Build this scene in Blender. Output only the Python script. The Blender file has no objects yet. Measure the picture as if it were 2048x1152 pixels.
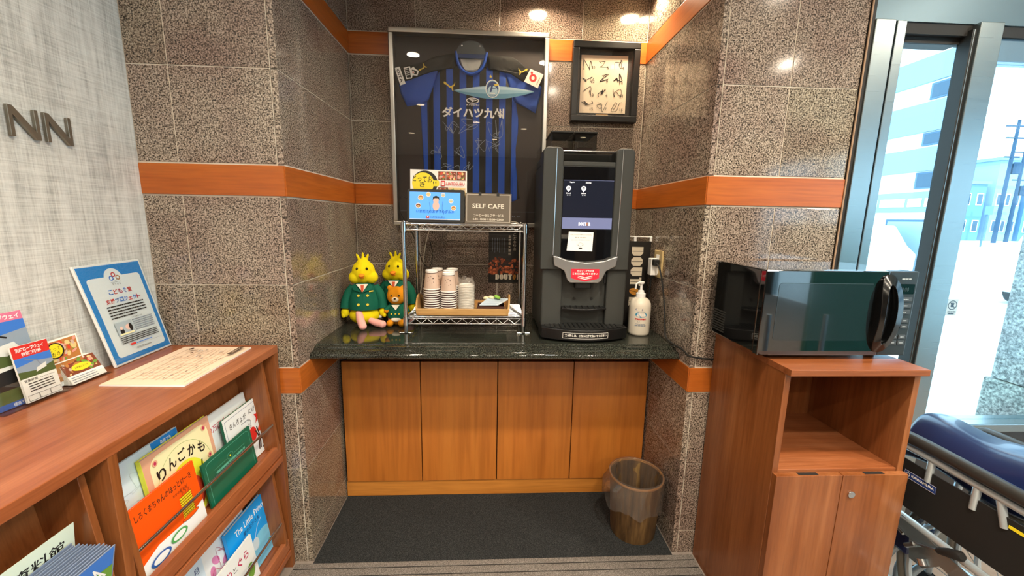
import bpy, math, random
from mathutils import Vector, Matrix
random.seed(7)
sc = bpy.context.scene
PI = math.pi

# ------------------------------------------------------------------ camera
cam_d = bpy.data.cameras.new('camera'); cam = bpy.data.objects.new('camera', cam_d)
sc.collection.objects.link(cam)
cam_d.sensor_width = 36.0; cam_d.sensor_fit = 'HORIZONTAL'; cam_d.lens = 14.228
cam_d.clip_start = 0.02; cam_d.clip_end = 500
yaw, pit, rol = -0.0513, -0.171, 0.0181
cy_, sy_, cp_, sp_, cr_, sr_ = math.cos(yaw), math.sin(yaw), math.cos(pit), math.sin(pit), math.cos(rol), math.sin(rol)
x0 = Vector((cy_, sy_, 0)); fw = Vector((-sy_*cp_, cy_*cp_, sp_)); up0 = Vector((sy_*sp_, -cy_*sp_, cp_))
right = x0*cr_ + up0*sr_; up = -x0*sr_ + up0*cr_
cam.matrix_world = Matrix(((right.x, up.x, -fw.x, 0.6892), (right.y, up.y, -fw.y, -2.119), (right.z, up.z, -fw.z, 1.3457), (0, 0, 0, 1)))
sc.camera = cam
# ------------------------------------------------------------------ colour management
sc.view_settings.view_transform = 'Standard'
try: sc.view_settings.look = 'None'
except Exception: pass
sc.view_settings.exposure = 0.0; sc.view_settings.gamma = 1.0; sc.view_settings.use_curve_mapping = False
sc.cycles.use_denoising = True
sc.cycles.max_bounces = 8; sc.cycles.diffuse_bounces = 4; sc.cycles.glossy_bounces = 5
sc.cycles.transparent_max_bounces = 16
sc.cycles.caustics_reflective = False; sc.cycles.caustics_refractive = False
sc.cycles.sample_clamp_indirect = 8.0
# ------------------------------------------------------------------ sky and sun
w = bpy.data.worlds.new('sky'); sc.world = w; w.use_nodes = True
bg = w.node_tree.nodes['Background']; bg.inputs[0].default_value = (0.74, 0.89, 1.0, 1); bg.inputs[1].default_value = 6.0
def light(name, kind, loc, energy, color, rot=(0, 0, 0), **kw):
    d = bpy.data.lights.new(name, kind); d.energy = energy; d.color = color
    for k, v in kw.items(): setattr(d, k, v)
    o = bpy.data.objects.new(name, d); sc.collection.objects.link(o); o.location = loc; o.rotation_euler = rot
    return o
light('sun', 'SUN', (0, -10, 20), 5.0, (1.0, 0.97, 0.92), (math.radians(38), 0, math.radians(-35)), angle=0.01)
NICHE = [(0.915, -0.165), (1.395, -0.165)]
DOWN = [(0.01, -1.71), (1.14, -1.78), (2.35, -1.75), (1.31, -2.45), (3.3, -1.9), (-0.2, -3.3),
        (0.45, -4.14), (1.16, -4.5), (2.05, -4.1), (2.87, -3.9), (-0.65, -5.05), (0.72, -5.4), (4.34, -4.09), (4.4, -5.21), (2.2, -5.6), (3.2, -2.9)]
CEIL = 2.70; SOFF = 2.39
WARM = (1.0, 0.86, 0.68)
for i, (x, y) in enumerate(DOWN):
    light('downlight_lamp', 'AREA', (x, y, CEIL-0.012), (27.0 if x > 0.5 else 10.0) if y > -3 else 27.0, WARM, shape='DISK', size=0.10, spread=math.radians(150))

for x, y in NICHE: light('niche_lamp', 'AREA', (x, y, SOFF-0.012), 6.5, (1.0, 0.80, 0.55), shape='DISK', size=0.085, spread=math.radians(150))
# ------------------------------------------------------------------ materials
def lin(h):
    if isinstance(h, str):
        h = h.lstrip('#'); c = [int(h[i:i+2], 16)/255 for i in (0, 2, 4)]
    else: c = [v/255 for v in h]
    return tuple((v/12.92 if v <= 0.04045 else ((v+0.055)/1.055)**2.4) for v in c) + (1,)
MAT = {}
def mat(name, col='#808080', rough=0.5, metal=0.0, emit=None, es=1.0, coat=0.0, spec=0.5, bump=None):
    if name in MAT: return MAT[name]
    m = bpy.data.materials.new(name); m.use_nodes = True
    b = m.node_tree.nodes['Principled BSDF']
    b.inputs['Base Color'].default_value = lin(col); b.inputs['Roughness'].default_value = rough
    b.inputs['Metallic'].default_value = metal; b.inputs['Coat Weight'].default_value = coat
    b.inputs['Specular IOR Level'].default_value = spec
    if emit: b.inputs['Emission Color'].default_value = lin(emit); b.inputs['Emission Strength'].default_value = es
    nt = m.node_tree
    n = nt.nodes.new('ShaderNodeTexNoise'); n.inputs['Scale'].default_value = (bump or (60, 0))[0]
    g = nt.nodes.new('ShaderNodeNewGeometry'); nt.links.new(g.outputs['Position'], n.inputs['Vector'])
    if bump:
        bp = nt.nodes.new('ShaderNodeBump'); bp.inputs['Strength'].default_value = bump[1]; bp.inputs['Distance'].default_value = 0.004
        nt.links.new(n.outputs[0], bp.inputs['Height']); nt.links.new(bp.outputs[0], b.inputs['Normal'])
    MAT[name] = m; return m
def ramp(nt, stops, interp='LINEAR'):
    r = nt.nodes.new('ShaderNodeValToRGB'); r.color_ramp.interpolation = interp
    e = r.color_ramp.elements
    while len(e) < len(stops): e.new(0.5)
    for k, (p, c) in enumerate(stops): e[k].position = p; e[k].color = lin(c)
    return r
def pos(nt, scale=(1, 1, 1)):
    g = nt.nodes.new('ShaderNodeNewGeometry'); mp = nt.nodes.new('ShaderNodeMapping'); mp.inputs['Scale'].default_value = scale
    nt.links.new(g.outputs['Position'], mp.inputs['Vector']); return mp.outputs[0]
def noise(nt, vec, scale, detail=2, rough=0.5):
    n = nt.nodes.new('ShaderNodeTexNoise'); n.inputs['Scale'].default_value = scale; n.inputs['Detail'].default_value = detail
    n.inputs['Roughness'].default_value = rough; nt.links.new(vec, n.inputs['Vector']); return n.outputs[0]
def mix(nt, fac, a, b, mode='MIX'):
    m = nt.nodes.new('ShaderNodeMix'); m.data_type = 'RGBA'; m.blend_type = mode
    if isinstance(fac, (int, float)): m.inputs[0].default_value = fac
    else: nt.links.new(fac, m.inputs[0])
    for s, v in ((6, a), (7, b)):
        if isinstance(v, (str, tuple)): m.inputs[s].default_value = lin(v) if isinstance(v, str) else v
        else: nt.links.new(v, m.inputs[s])
    return m.outputs[2]
def granite(name, stops, scale=230, rough=0.09, tint=0.10):
    m = mat(name, rough=rough); nt = m.node_tree; b = nt.nodes['Principled BSDF']
    v = pos(nt)
    n1 = noise(nt, v, scale, 2, 0.6); r1 = ramp(nt, stops, 'LINEAR'); nt.links.new(n1, r1.inputs[0])
    n2 = noise(nt, v, 5, 2); r2 = ramp(nt, [(0.35, '#d9c8c2'), (0.65, '#fffff6')]); nt.links.new(n2, r2.inputs[0])
    c = mix(nt, 0.8, r1.outputs[0], r2.outputs[0], 'MULTIPLY')
    oi = nt.nodes.new('ShaderNodeObjectInfo'); r3 = ramp(nt, [(0, '#e6e0e0'), (0.5, '#ffffff'), (1, '#e8eae2')]); nt.links.new(oi.outputs['Random'], r3.inputs[0])
    c = mix(nt, 1.0, c, r3.outputs[0], 'MULTIPLY')
    nt.links.new(c, b.inputs['Base Color']); return m
granite('granite', [(0.35, '#241f1c'), (0.43, '#655b53'), (0.52, '#93877d'), (0.62, '#bfb3a9')], 215, 0.10)
granite('black_granite', [(0.38, '#0c0e0c'), (0.5, '#262a26'), (0.62, '#50554e')], 330, 0.06)
granite('outdoor_granite', [(0.34, '#5c6468'), (0.5, '#9aa2a6'), (0.66, '#d0d6d8')], 90, 0.5)
def wood(name, c1, c2, c3, axis='z', rough=0.35, s=1.0):
    m = mat(name, rough=rough); nt = m.node_tree; b = nt.nodes['Principled BSDF']
    sc_ = {'x': (1.2, 22, 22), 'y': (22, 1.2, 22), 'z': (22, 22, 1.2)}[axis]
    v = pos(nt, tuple(q*s for q in sc_))
    n1 = noise(nt, v, 1.0, 5, 0.62); r = ramp(nt, [(0.28, c1), (0.5, c2), (0.72, c3)]); nt.links.new(n1, r.inputs[0])
    v2 = pos(nt, tuple(q*9*s for q in sc_)); n2 = noise(nt, v2, 1.0, 2); r2 = ramp(nt, [(0.3, '#cfc6c0'), (0.6, '#ffffff')]); nt.links.new(n2, r2.inputs[0])
    c = mix(nt, 0.55, r.outputs[0], r2.outputs[0], 'MULTIPLY')
    nt.links.new(c, b.inputs['Base Color']); return m
wood('band_wood_x', '#a4541a', '#b05e20', '#b8682a', 'x', 0.3, 0.7)
wood('band_wood_y', '#a4541a', '#b05e20', '#b8682a', 'y', 0.3, 0.7)
wood('door_wood', '#ae6626', '#b86e2c', '#c07832', 'z', 0.33, 0.25)
wood('base_wood', '#b8742e', '#c07c34', '#c8843c', 'x', 0.33, 0.45)
wood('shelf_wood_y', '#844626', '#995733', '#ab6a45', 'y', 0.3)
wood('shelf_wood_z', '#78421e', '#8c522a', '#9a6036', 'z', 0.35)
wood('cab_wood_z', '#6c3a1a', '#844e2a', '#98623c', 'z', 0.28, 0.6)
wood('cab_wood_x', '#784222', '#8c5230', '#9c6442', 'x', 0.28)
wood('bamboo', '#b88a50', '#caa064', '#dab478', 'x', 0.4)
wood('bin_wood', '#2a1c10', '#6a5030', '#9a7c4c', 'z', 0.5, 1.6)
def carpet(name, stops, sc_=700):
    m = mat(name, rough=0.95, spec=0.1); nt = m.node_tree; b = nt.nodes['Principled BSDF']
    v = pos(nt); n1 = noise(nt, v, sc_, 2); r = ramp(nt, stops); nt.links.new(n1, r.inputs[0])
    nt.links.new(r.outputs[0], b.inputs['Base Color'])
    bp = nt.nodes.new('ShaderNodeBump'); bp.inputs['Strength'].default_value = 0.6; bp.inputs['Distance'].default_value = 0.003
    nt.links.new(n1, bp.inputs['Height']); nt.links.new(bp.outputs[0], b.inputs['Normal'])
    return m
carpet('dark_carpet', [(0.3, '#16181a'), (0.5, '#2c2e2f'), (0.7, '#484a4a')], 450)
carpet('grey_carpet', [(0.3, '#4a4642'), (0.5, '#746e68'), (0.7, '#9a948e')], 500)
carpet('floor_tile', [(0.3, '#8a8078'), (0.7, '#9a9088')], 20)
def weave():
    m = mat('wallpaper', rough=0.8, spec=0.2); nt = m.node_tree; b = nt.nodes['Principled BSDF']
    a = noise(nt, pos(nt, (1, 260, 8)), 1, 4, 0.75); c = noise(nt, pos(nt, (1, 8, 260)), 1, 4, 0.75)
    big = noise(nt, pos(nt, (1, 40, 6)), 1, 3, 0.6)
    ad = nt.nodes.new('ShaderNodeMath'); ad.operation = 'ADD'; nt.links.new(a, ad.inputs[0]); nt.links.new(c, ad.inputs[1])
    a2 = nt.nodes.new('ShaderNodeMath'); a2.operation = 'MULTIPLY_ADD'; a2.inputs[1].default_value = 0.35; nt.links.new(ad.outputs[0], a2.inputs[0])
    m3 = nt.nodes.new('ShaderNodeMath'); m3.operation = 'MULTIPLY'; m3.inputs[1].default_value = 0.3; nt.links.new(big, m3.inputs[0]); nt.links.new(m3.outputs[0], a2.inputs[2])
    r = ramp(nt, [(0.38, '#9fa19e'), (0.49, '#c6c8c4'), (0.60, '#dcdeda')]); nt.links.new(a2.outputs[0], r.inputs[0])
    nt.links.new(r.outputs[0], b.inputs['Base Color'])
    bp = nt.nodes.new('ShaderNodeBump'); bp.inputs['Strength'].default_value = 0.4; bp.inputs['Distance'].default_value = 0.002
    nt.links.new(a2.outputs[0], bp.inputs['Height']); nt.links.new(bp.outputs[0], b.inputs['Normal'])
weave()
def steel():
    m = mat('brushed_steel', '#9aa4a6', rough=0.3, metal=1.0); nt = m.node_tree; b = nt.nodes['Principled BSDF']
    n = noise(nt, pos(nt, (3, 3, 400)), 1, 2); r = nt.nodes.new('ShaderNodeMapRange'); r.inputs[3].default_value = 0.22; r.inputs[4].default_value = 0.40
    nt.links.new(n, r.inputs[0]); nt.links.new(r.outputs[0], b.inputs['Roughness'])
steel()
def glassm(name, tint, ior=1.45, fac=None, rough=0.0):
    m = bpy.data.materials.new(name); m.use_nodes = True; nt = m.node_tree; nt.nodes.remove(nt.nodes['Principled BSDF'])
    out = nt.nodes['Material Output']
    t = nt.nodes.new('ShaderNodeBsdfTransparent'); t.inputs[0].default_value = lin(tint)
    g = nt.nodes.new('ShaderNodeBsdfGlossy'); g.inputs['Roughness'].default_value = rough
    lw = nt.nodes.new('ShaderNodeLayerWeight'); lw.inputs[0].default_value = 0.5
    pw = nt.nodes.new('ShaderNodeMath'); pw.operation = 'POWER'; pw.inputs[1].default_value = 5; nt.links.new(lw.outputs['Facing'], pw.inputs[0])
    f0 = ((ior-1)/(ior+1))**2; f = nt.nodes.new('ShaderNodeMath'); f.operation = 'MULTIPLY_ADD'; f.inputs[1].default_value = 1-f0; f.inputs[2].default_value = f0; nt.links.new(pw.outputs[0], f.inputs[0])
    mx = nt.nodes.new('ShaderNodeMixShader'); nt.links.new(f.outputs[0], mx.inputs[0])
    nt.links.new(t.outputs[0], mx.inputs[1]); nt.links.new(g.outputs[0], mx.inputs[2]); nt.links.new(mx.outputs[0], out.inputs[0])
    MAT[name] = m; return m
glassm('window_glass', '#e6f5fa', 1.3)
glassm('frame_glass', '#fcfcfc', 1.5)
glassm('smoked_plastic', '#b4b4b4', 1.5)
glassm('clear_plastic', '#fafcfc', 1.5)
glassm('film_plastic', '#e6e0da', 2.1, rough=0.10)
def milky(name, amt):
    nt = MAT[name].node_tree; out = nt.nodes['Material Output']; src = out.inputs[0].links[0].from_socket
    d = nt.nodes.new('ShaderNodeBsdfTranslucent'); d.inputs[0].default_value = (0.8, 0.74, 0.68, 1); d2 = nt.nodes.new('ShaderNodeBsdfDiffuse'); d2.inputs[0].default_value = (0.8, 0.74, 0.68, 1)
    m0 = nt.nodes.new('ShaderNodeMixShader'); nt.links.new(d.outputs[0], m0.inputs[1]); nt.links.new(d2.outputs[0], m0.inputs[2])
    m = nt.nodes.new('ShaderNodeMixShader'); m.inputs[0].default_value = amt; nt.links.new(src, m.inputs[1]); nt.links.new(m0.outputs[0], m.inputs[2]); nt.links.new(m.outputs[0], out.inputs[0])
milky('film_plastic', 0.09)
mat('grout', '#cfc6b6', 0.8); mat('plaster', '#d8d2c6', 0.9); mat('room_brown', '#6e5a48', 0.6); mat('room_dark', '#2c2a2a', 0.5)
mat('teal_board', '#1f6a5c', 0.6); mat('chrome', '#d0d2d4', 0.17, 1.0); mat('mirror_metal', '#b0b0ac', 0.12, 1.0)
mat('alu', '#b8b6b0', 0.32, 1.0); mat('black_plastic', '#101112', 0.35); mat('gloss_black', '#07090a', 0.04, coat=1.0, spec=0.8)
mat('charcoal', '#3a3c3a', 0.42, spec=0.35); mat('dark_grey', '#232423', 0.5); mat('screen_black', '#05060a', 0.03, coat=1.0)
mat('silver', '#c4c6c8', 0.28, 0.9); mat('white', '#f2f2f0', 0.5); mat('paper', '#f4f1ea', 0.6); mat('black', '#0a0a0a', 0.5)
mat('seal', '#151310', 0.6); mat('beige_seal', '#9a7c60', 0.6); mat('dark_gap', '#120b08', 0.9)
mat('shirt_black', '#17150f', 0.75, bump=(14, 0.9)); mat('shirt_blue', '#1a4cac', 0.7, bump=(14, 0.9)); mat('shirt_lining', '#b9b9b4', 0.7, bump=(30, 1.0))
mat('rubber', '#141414', 0.7); mat('frame_black', '#060606', 0.35); mat('tyre', '#8a8478', 0.8)

# ------------------------------------------------------------------ mesh builder
def cat(pts, n=6):
    P = [Vector(p) for p in pts]; P = [2*P[0]-P[1]] + P + [2*P[-1]-P[-2]]; o = []
    for i in range(1, len(P)-2):
        for k in range(n):
            t = k/n; a, b, c, d = P[i-1:i+3]
            o.append(0.5*((2*b) + (c-a)*t + (2*a-5*b+4*c-d)*t*t + (-a+3*b-3*c+d)*t**3))
    o.append(P[-2]); return o
class G:
    def __init__(s): s.v = []; s.f = []; s.m = []; s.c = 0; s.names = []
    def use(s, name):
        if name not in s.names: s.names.append(name)
        s.c = s.names.index(name); return s
    def add(s, v, f):
        o = len(s.v); s.v += [tuple(p) for p in v]
        for q in f: s.f.append(tuple(i+o for i in q)); s.m.append(s.c)
        return s
    def box(s, x0, x1, y0, y1, z0, z1, M=None):
        v = [Vector((x, y, z)) for x in (x0, x1) for y in (y0, y1) for z in (z0, z1)]
        if M: v = [M @ p for p in v]
        return s.add(v, [(0, 1, 3, 2), (4, 6, 7, 5), (0, 4, 5, 1), (2, 3, 7, 6), (0, 2, 6, 4), (1, 5, 7, 3)])
    def tube(s, pts, r, n=8, caps=True):
        P = [Vector(p) for p in pts]; R = r if isinstance(r, (list, tuple)) else [r]*len(P)
        t = (P[1]-P[0]).normalized(); a = Vector((0, 0, 1)) if abs(t.z) < 0.9 else Vector((1, 0, 0))
        u = t.cross(a).normalized(); v = []
        for i, p in enumerate(P):
            tt = (P[min(i+1, len(P)-1)] - P[max(i-1, 0)])
            if tt.length > 1e-9: t = tt.normalized()
            u = (u - t*u.dot(t)).normalized(); w_ = t.cross(u)
            v += [p + (u*math.cos(2*PI*k/n) + w_*math.sin(2*PI*k/n))*R[i] for k in range(n)]
        f = [(i*n+k, i*n+(k+1) % n, (i+1)*n+(k+1) % n, (i+1)*n+k) for i in range(len(P)-1) for k in range(n)]
        if caps: f += [tuple(range(n))[::-1], tuple((len(P)-1)*n+k for k in range(n))]
        return s.add(v, f)
    def lathe(s, prof, c=(0, 0, 0), n=24, M=None, rx=1.0, ry=1.0, cap=False):
        v = []; f = []
        for r, z in prof: v += [Vector((c[0]+r*rx*math.cos(2*PI*k/n), c[1]+r*ry*math.sin(2*PI*k/n), c[2]+z)) for k in range(n)]
        if M: v = [M @ p for p in v]
        for i in range(len(prof)-1):
            for k in range(n): f.append((i*n+k, i*n+(k+1) % n, (i+1)*n+(k+1) % n, (i+1)*n+k))
        if cap: f.append(tuple(range(n))[::-1]); f.append(tuple((len(prof)-1)*n+k for k in range(n)))
        return s.add(v, f)
    def ell(s, c, r, M=None, nu=16, nv=10):
        v = []; f = []
        R = M or Matrix.Identity(3); c = Vector(c)
        for i in range(nv+1):
            th = PI*i/nv
            for k in range(nu):
                ph = 2*PI*k/nu; v.append(c + R @ Vector((r[0]*math.sin(th)*math.cos(ph), r[1]*math.sin(th)*math.sin(ph), r[2]*math.cos(th))))
        for i in range(nv):
            for k in range(nu): f.append((i*nu+k, (i+1)*nu+k, (i+1)*nu+(k+1) % nu, i*nu+(k+1) % nu))
        return s.add(v, f)
    def prism(s, poly, fr, d0=0.0, d1=0.01):
        # polygon in the (a, b) coordinates of frame fr, from depth d0 to d1 along its normal
        n = len(poly); v = [fr(a, b, d0) for a, b in poly] + [fr(a, b, d1) for a, b in poly]
        ar = sum(poly[i][0]*poly[(i+1) % n][1]-poly[(i+1) % n][0]*poly[i][1] for i in range(n))
        f = [tuple(range(n))[::-1], tuple(range(n, 2*n))] + [(i, (i+1) % n, n+(i+1) % n, n+i) for i in range(n)]
        if ar < 0: f = [q[::-1] for q in f]
        return s.add(v, f)
    def sheet(s, rows, thick=0.0):
        nr, nc = len(rows), len(rows[0]); v = [p for r in rows for p in r]
        f = [(i*nc+k, i*nc+k+1, (i+1)*nc+k+1, (i+1)*nc+k) for i in range(nr-1) for k in range(nc-1)]
        return s.add(v, f)
    def obj(s, name, mname=None, parent=None, smooth=False, bevel=0, local=False, solid=0, remesh=0, kind=None, seg=2, sub=0):
        if mname:
            s.names = s.names or [mname]
            if len(s.names) == 1 and s.c == 0: s.names = [mname]
        me = bpy.data.meshes.new(name)
        vs = [Vector(p) for p in s.v]
        o = bpy.data.objects.new(name, me); sc.collection.objects.link(o)
        if parent is not None:
            o.parent = parent
            if not local:
                inv = WM[parent.name].inverted(); vs = [inv @ p for p in vs]
            WM[o.name] = WM[parent.name].copy()
        elif not local:
            mn = [min(p[i] for p in vs) for i in range(3)]; mx = [max(p[i] for p in vs) for i in range(3)]
            c = Vector(((mn[0]+mx[0])/2, (mn[1]+mx[1])/2, mn[2])); o.location = c; vs = [p-c for p in vs]
            WM[o.name] = Matrix.Translation(c)
        else: WM[o.name] = Matrix.Identity(4)
        me.from_pydata(vs, [], s.f)
        for nme in s.names: me.materials.append(MAT[nme])
        if len(s.names) > 1: me.polygons.foreach_set('material_index', s.m)
        me.update()
        if smooth:
            me.polygons.foreach_set('use_smooth', [True]*len(me.polygons))
            try: me.set_sharp_from_angle(angle=math.radians(45))
            except Exception: pass
        if solid: md = o.modifiers.new('thickness', 'SOLIDIFY'); md.thickness = solid; md.offset = 0
        if remesh:
            md = o.modifiers.new('weld', 'REMESH'); md.mode = 'VOXEL'; md.voxel_size = remesh; md.use_smooth_shade = True
            md = o.modifiers.new('soften', 'SMOOTH'); md.factor = 0.5; md.iterations = 6
        if sub: md = o.modifiers.new('round', 'SUBSURF'); md.levels = sub; md.render_levels = sub
        if bevel:
            md = o.modifiers.new('edge', 'BEVEL'); md.width = bevel; md.segments = seg; md.limit_method = 'ANGLE'; md.angle_limit = math.radians(40)
        if kind: o['kind'] = kind
        return o
WM = {}
def thing(name, label, category, loc, rotz=0.0, group=None):
    o = bpy.data.objects.new(name, None); sc.collection.objects.link(o); o.empty_display_size = 0.05
    o.location = loc; o.rotation_euler = (0, 0, rotz)
    WM[o.name] = Matrix.Translation(Vector(loc)) @ Matrix.Rotation(rotz, 4, 'Z')
    o['label'] = label; o['category'] = category
    if group: o['group'] = group
    return o
def tag(o, label, category, group=None):
    o['label'] = label; o['category'] = category
    if group: o['group'] = group
    return o
def copy_tree(o, parent=None, loc=None, rotz=None, label=None):
    kids = [c for c in sc.objects if c.parent == o]
    c = o.copy(); sc.collection.objects.link(c)
    if parent: c.parent = parent
    if loc is not None: c.location = loc
    if rotz is not None: c.rotation_euler = (0, 0, rotz)
    if label: c['label'] = label
    WM[c.name] = Matrix.Translation(c.location) @ Matrix.Rotation(c.rotation_euler[2], 4, 'Z') if not parent else WM[parent.name].copy()
    for k in kids: copy_tree(k, c)
    return c
def bx(name, m, x0, x1, y0, y1, z0, z1, parent=None, bevel=0, kind=None):
    return G().box(x0, x1, y0, y1, z0, z1).obj(name, m, parent, bevel=bevel, kind=kind)

# flat frames: origin at the lower left, a to the right, b up, d out of the face
class Frame:
    def __init__(s, o, ex, ey, skew=False):
        s.o = Vector(o); s.ex = Vector(ex).normalized(); s.ey = Vector(ey).normalized(); s.n = s.ex.cross(s.ey).normalized()
    def __call__(s, a, b, d=0.0): return s.o + s.ex*a + s.ey*b + s.n*d
TXT = {}
def glyphs(body, bold=0.0):
    k = (body, bold)
    if k in TXT: return TXT[k]
    c = bpy.data.curves.new('lettering', 'FONT'); c.body = body; c.resolution_u = 2; c.offset = bold
    o = bpy.data.objects.new('lettering', c); sc.collection.objects.link(o)
    me = bpy.data.meshes.new_from_object(o.evaluated_get(bpy.context.evaluated_depsgraph_get()))
    vs = [(p.co.x, p.co.y) for p in me.vertices]; fs = [tuple(p.vertices) for p in me.polygons]
    bpy.data.objects.remove(o); bpy.data.curves.remove(c); bpy.data.meshes.remove(me)
    if not vs: vs = [(0, 0)]
    bb = (min(p[0] for p in vs), max(p[0] for p in vs), min(p[1] for p in vs), max(p[1] for p in vs))
    TXT[k] = (vs, fs, bb); return TXT[k]
class Print:
    # ink shapes laid on a flat face as thin raised layers
    def __init__(s, fr, base=0.0002): s.fr = fr; s.g = G(); s.d = base; s.step = 0.00012
    def up(s): s.d += s.step; return s
    def poly(s, pts, m):
        s.g.use(m); n = len(pts)
        ar = sum(pts[i][0]*pts[(i+1) % n][1]-pts[(i+1) % n][0]*pts[i][1] for i in range(n))
        if ar < 0: pts = pts[::-1]
        s.g.add([s.fr(a, b, s.d) for a, b in pts], [tuple(range(n))]); s.up(); return s
    def rect(s, a0, b0, a1, b1, m): return s.poly([(a0, b0), (a1, b0), (a1, b1), (a0, b1)], m)
    def rrect(s, a0, b0, a1, b1, r, m):
        P = []
        for cx, cy, t in ((a1-r, b1-r, 0), (a0+r, b1-r, 1), (a0+r, b0+r, 2), (a1-r, b0+r, 3)):
            for k in range(5): q = PI/2*(t+k/4); P.append((cx+r*math.cos(q), cy+r*math.sin(q)))
        return s.poly(P, m)
    def ell(s, a, b, ra, rb, m, n=20, rot=0):
        c, q = math.cos(rot), math.sin(rot); P = []
        for k in range(n):
            x, y = ra*math.cos(2*PI*k/n), rb*math.sin(2*PI*k/n); P.append((a+x*c-y*q, b+x*q+y*c))
        return s.poly(P, m)
    def line(s, pts, w_, m, smooth=0):
        if smooth: pts = [(p.x, p.y) for p in cat([(a, b, 0) for a, b in pts], smooth)]
        s.g.use(m); v = []
        for i in range(len(pts)):
            p0 = pts[max(i-1, 0)]; p1 = pts[min(i+1, len(pts)-1)]; dx, dy = p1[0]-p0[0], p1[1]-p0[1]; L = math.hypot(dx, dy) or 1
            nx, ny = -dy/L*w_/2, dx/L*w_/2
            v += [s.fr(pts[i][0]+nx, pts[i][1]+ny, s.d), s.fr(pts[i][0]-nx, pts[i][1]-ny, s.d)]
        s.g.add(v, [(2*i, 2*i+1, 2*i+3, 2*i+2) for i in range(len(pts)-1)]); s.up(); return s
    def ring(s, a, b, ra, rb, w_, m, n=24, rot=0):
        c, q = math.cos(rot), math.sin(rot)
        return s.line([(a+ra*math.cos(2*PI*k/n)*c-rb*math.sin(2*PI*k/n)*q, b+ra*math.cos(2*PI*k/n)*q+rb*math.sin(2*PI*k/n)*c) for k in range(n+1)], w_, m)
    def text(s, body, a0, b0, a1, b1, m, rot=0, bold=0.0, keep=False):
        # fitted into a box (in the turned coordinates when rot is given about a0, b0)
        vs, fs, bb = glyphs(body, bold); sx = (a1-a0)/max(bb[1]-bb[0], 1e-6); sy = (b1-b0)/max(bb[3]-bb[2], 1e-6)
        if keep: sx = sy = min(sx, sy)
        c, q = math.cos(rot), math.sin(rot); s.g.use(m); P = []
        for x, y in vs:
            x, y = (x-bb[0])*sx, (y-bb[2])*sy; P.append(s.fr(a0+x*c-y*q, b0+x*q+y*c, s.d))
        s.g.add(P, fs); s.up(); return s
    def micro(s, a0, a1, b, h, m, rnd=None):
        rnd = rnd or random; a = a0
        s.g.use(m)
        while a < a1:
            L = min(rnd.uniform(1.5, 5)*h, a1-a)
            s.g.add([s.fr(a, b, s.d), s.fr(a+L, b, s.d), s.fr(a+L, b+h, s.d), s.fr(a, b+h, s.d)], [(0, 1, 2, 3)]); a += L+h*0.35
        s.up(); return s
    def scribble(s, a, b, w_, h, m, th, rnd, n=9):
        P = [(a+rnd.uniform(0, w_), b+rnd.uniform(0, h)) for _ in range(n)]
        P.sort(key=lambda p: p[0]+rnd.uniform(-0.6, 0.6)*w_); return s.line(P, th, m, 5)
    def star(s, a, b, r, m):
        return s.poly([(a+(r if k % 2 == 0 else r*0.42)*math.sin(PI*k/5), b+(r if k % 2 == 0 else r*0.42)*math.cos(PI*k/5)) for k in range(10)], m)
    def end(s, name, parent): return s.g.obj(name, None, parent)

# ------------------------------------------------------------------ the room
XL, XR, YF = 0.0, 1.44, -0.697
JZ = [0.0, 0.101, 0.400, 0.700, 0.803, 1.102, 1.400, 1.506, 1.801, 2.100, 2.204, 2.50, 2.70]
BANDS = [(0.700, 0.803), (1.400, 1.506), (2.100, 2.204)]
H = 2.70
def rows(zlo=0.0):
    r = []
    for a, b in zip(JZ[:-1], JZ[1:]):
        if (a, b) in BANDS or b <= zlo: continue
        r.append((a, b))
    return r
GAP = 0.0016
def tiles_y(wall, xs, zr, y0, y1):       # slabs on a wall that faces the room along y
    for a, b in zip(xs[:-1], xs[1:]):
        for z0, z1 in zr: bx('granite_tile', 'granite', a+GAP, b-GAP, y0, y1, z0+GAP, z1-GAP, wall, 0.0008)
def tiles_x(wall, ys, zr, x0, x1):
    for a, b in zip(ys[:-1], ys[1:]):
        for z0, z1 in zr: bx('granite_tile', 'granite', x0, x1, a+GAP, b-GAP, z0+GAP, z1-GAP, wall, 0.0008)
wb = bx('wall_back', 'grout', -0.12, 1.56, 0.0018, 0.12, 0, H, kind='structure')
tiles_y(wb, [0.0, 0.3175, 0.718, 1.118, 1.44], rows(0.75), 0.0, 0.01)
wl = bx('wall_niche_left', 'grout', -0.12, -0.0018, -0.69, 0.0018, 0, H, kind='structure')
low = [r for r in rows() if r[1] <= 0.75]; high = [r for r in rows() if r[1] > 0.75]
tiles_x(wl, [YF, 0.0], low, -0.02, 0.0); tiles_x(wl, [YF, -0.345, 0.0], high, -0.02, 0.0)
wr = bx('wall_niche_right', 'grout', XR+0.0018, XR+0.12, -0.69, 0.0018, 0, H, kind='structure')
tiles_x(wr, [YF, 0.0], low, XR, XR+0.02); tiles_x(wr, [YF, -0.345, 0.0], high, XR, XR+0.02)
wfl = bx('wall_front_left', 'grout', -0.60, -0.021, YF+0.0018, -0.56, 0, H, kind='structure')
tiles_y(wfl, [-0.46, -0.335, -0.0215], rows(), YF, YF+0.02)
wfr = bx('wall_front_right', 'grout', XR+0.021, 1.935, YF+0.0018, -0.56, 0, H, kind='structure')
tiles_y(wfr, [XR+0.0215, 1.695, 1.937], rows(), YF, YF+0.02)
tn = 1
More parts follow.
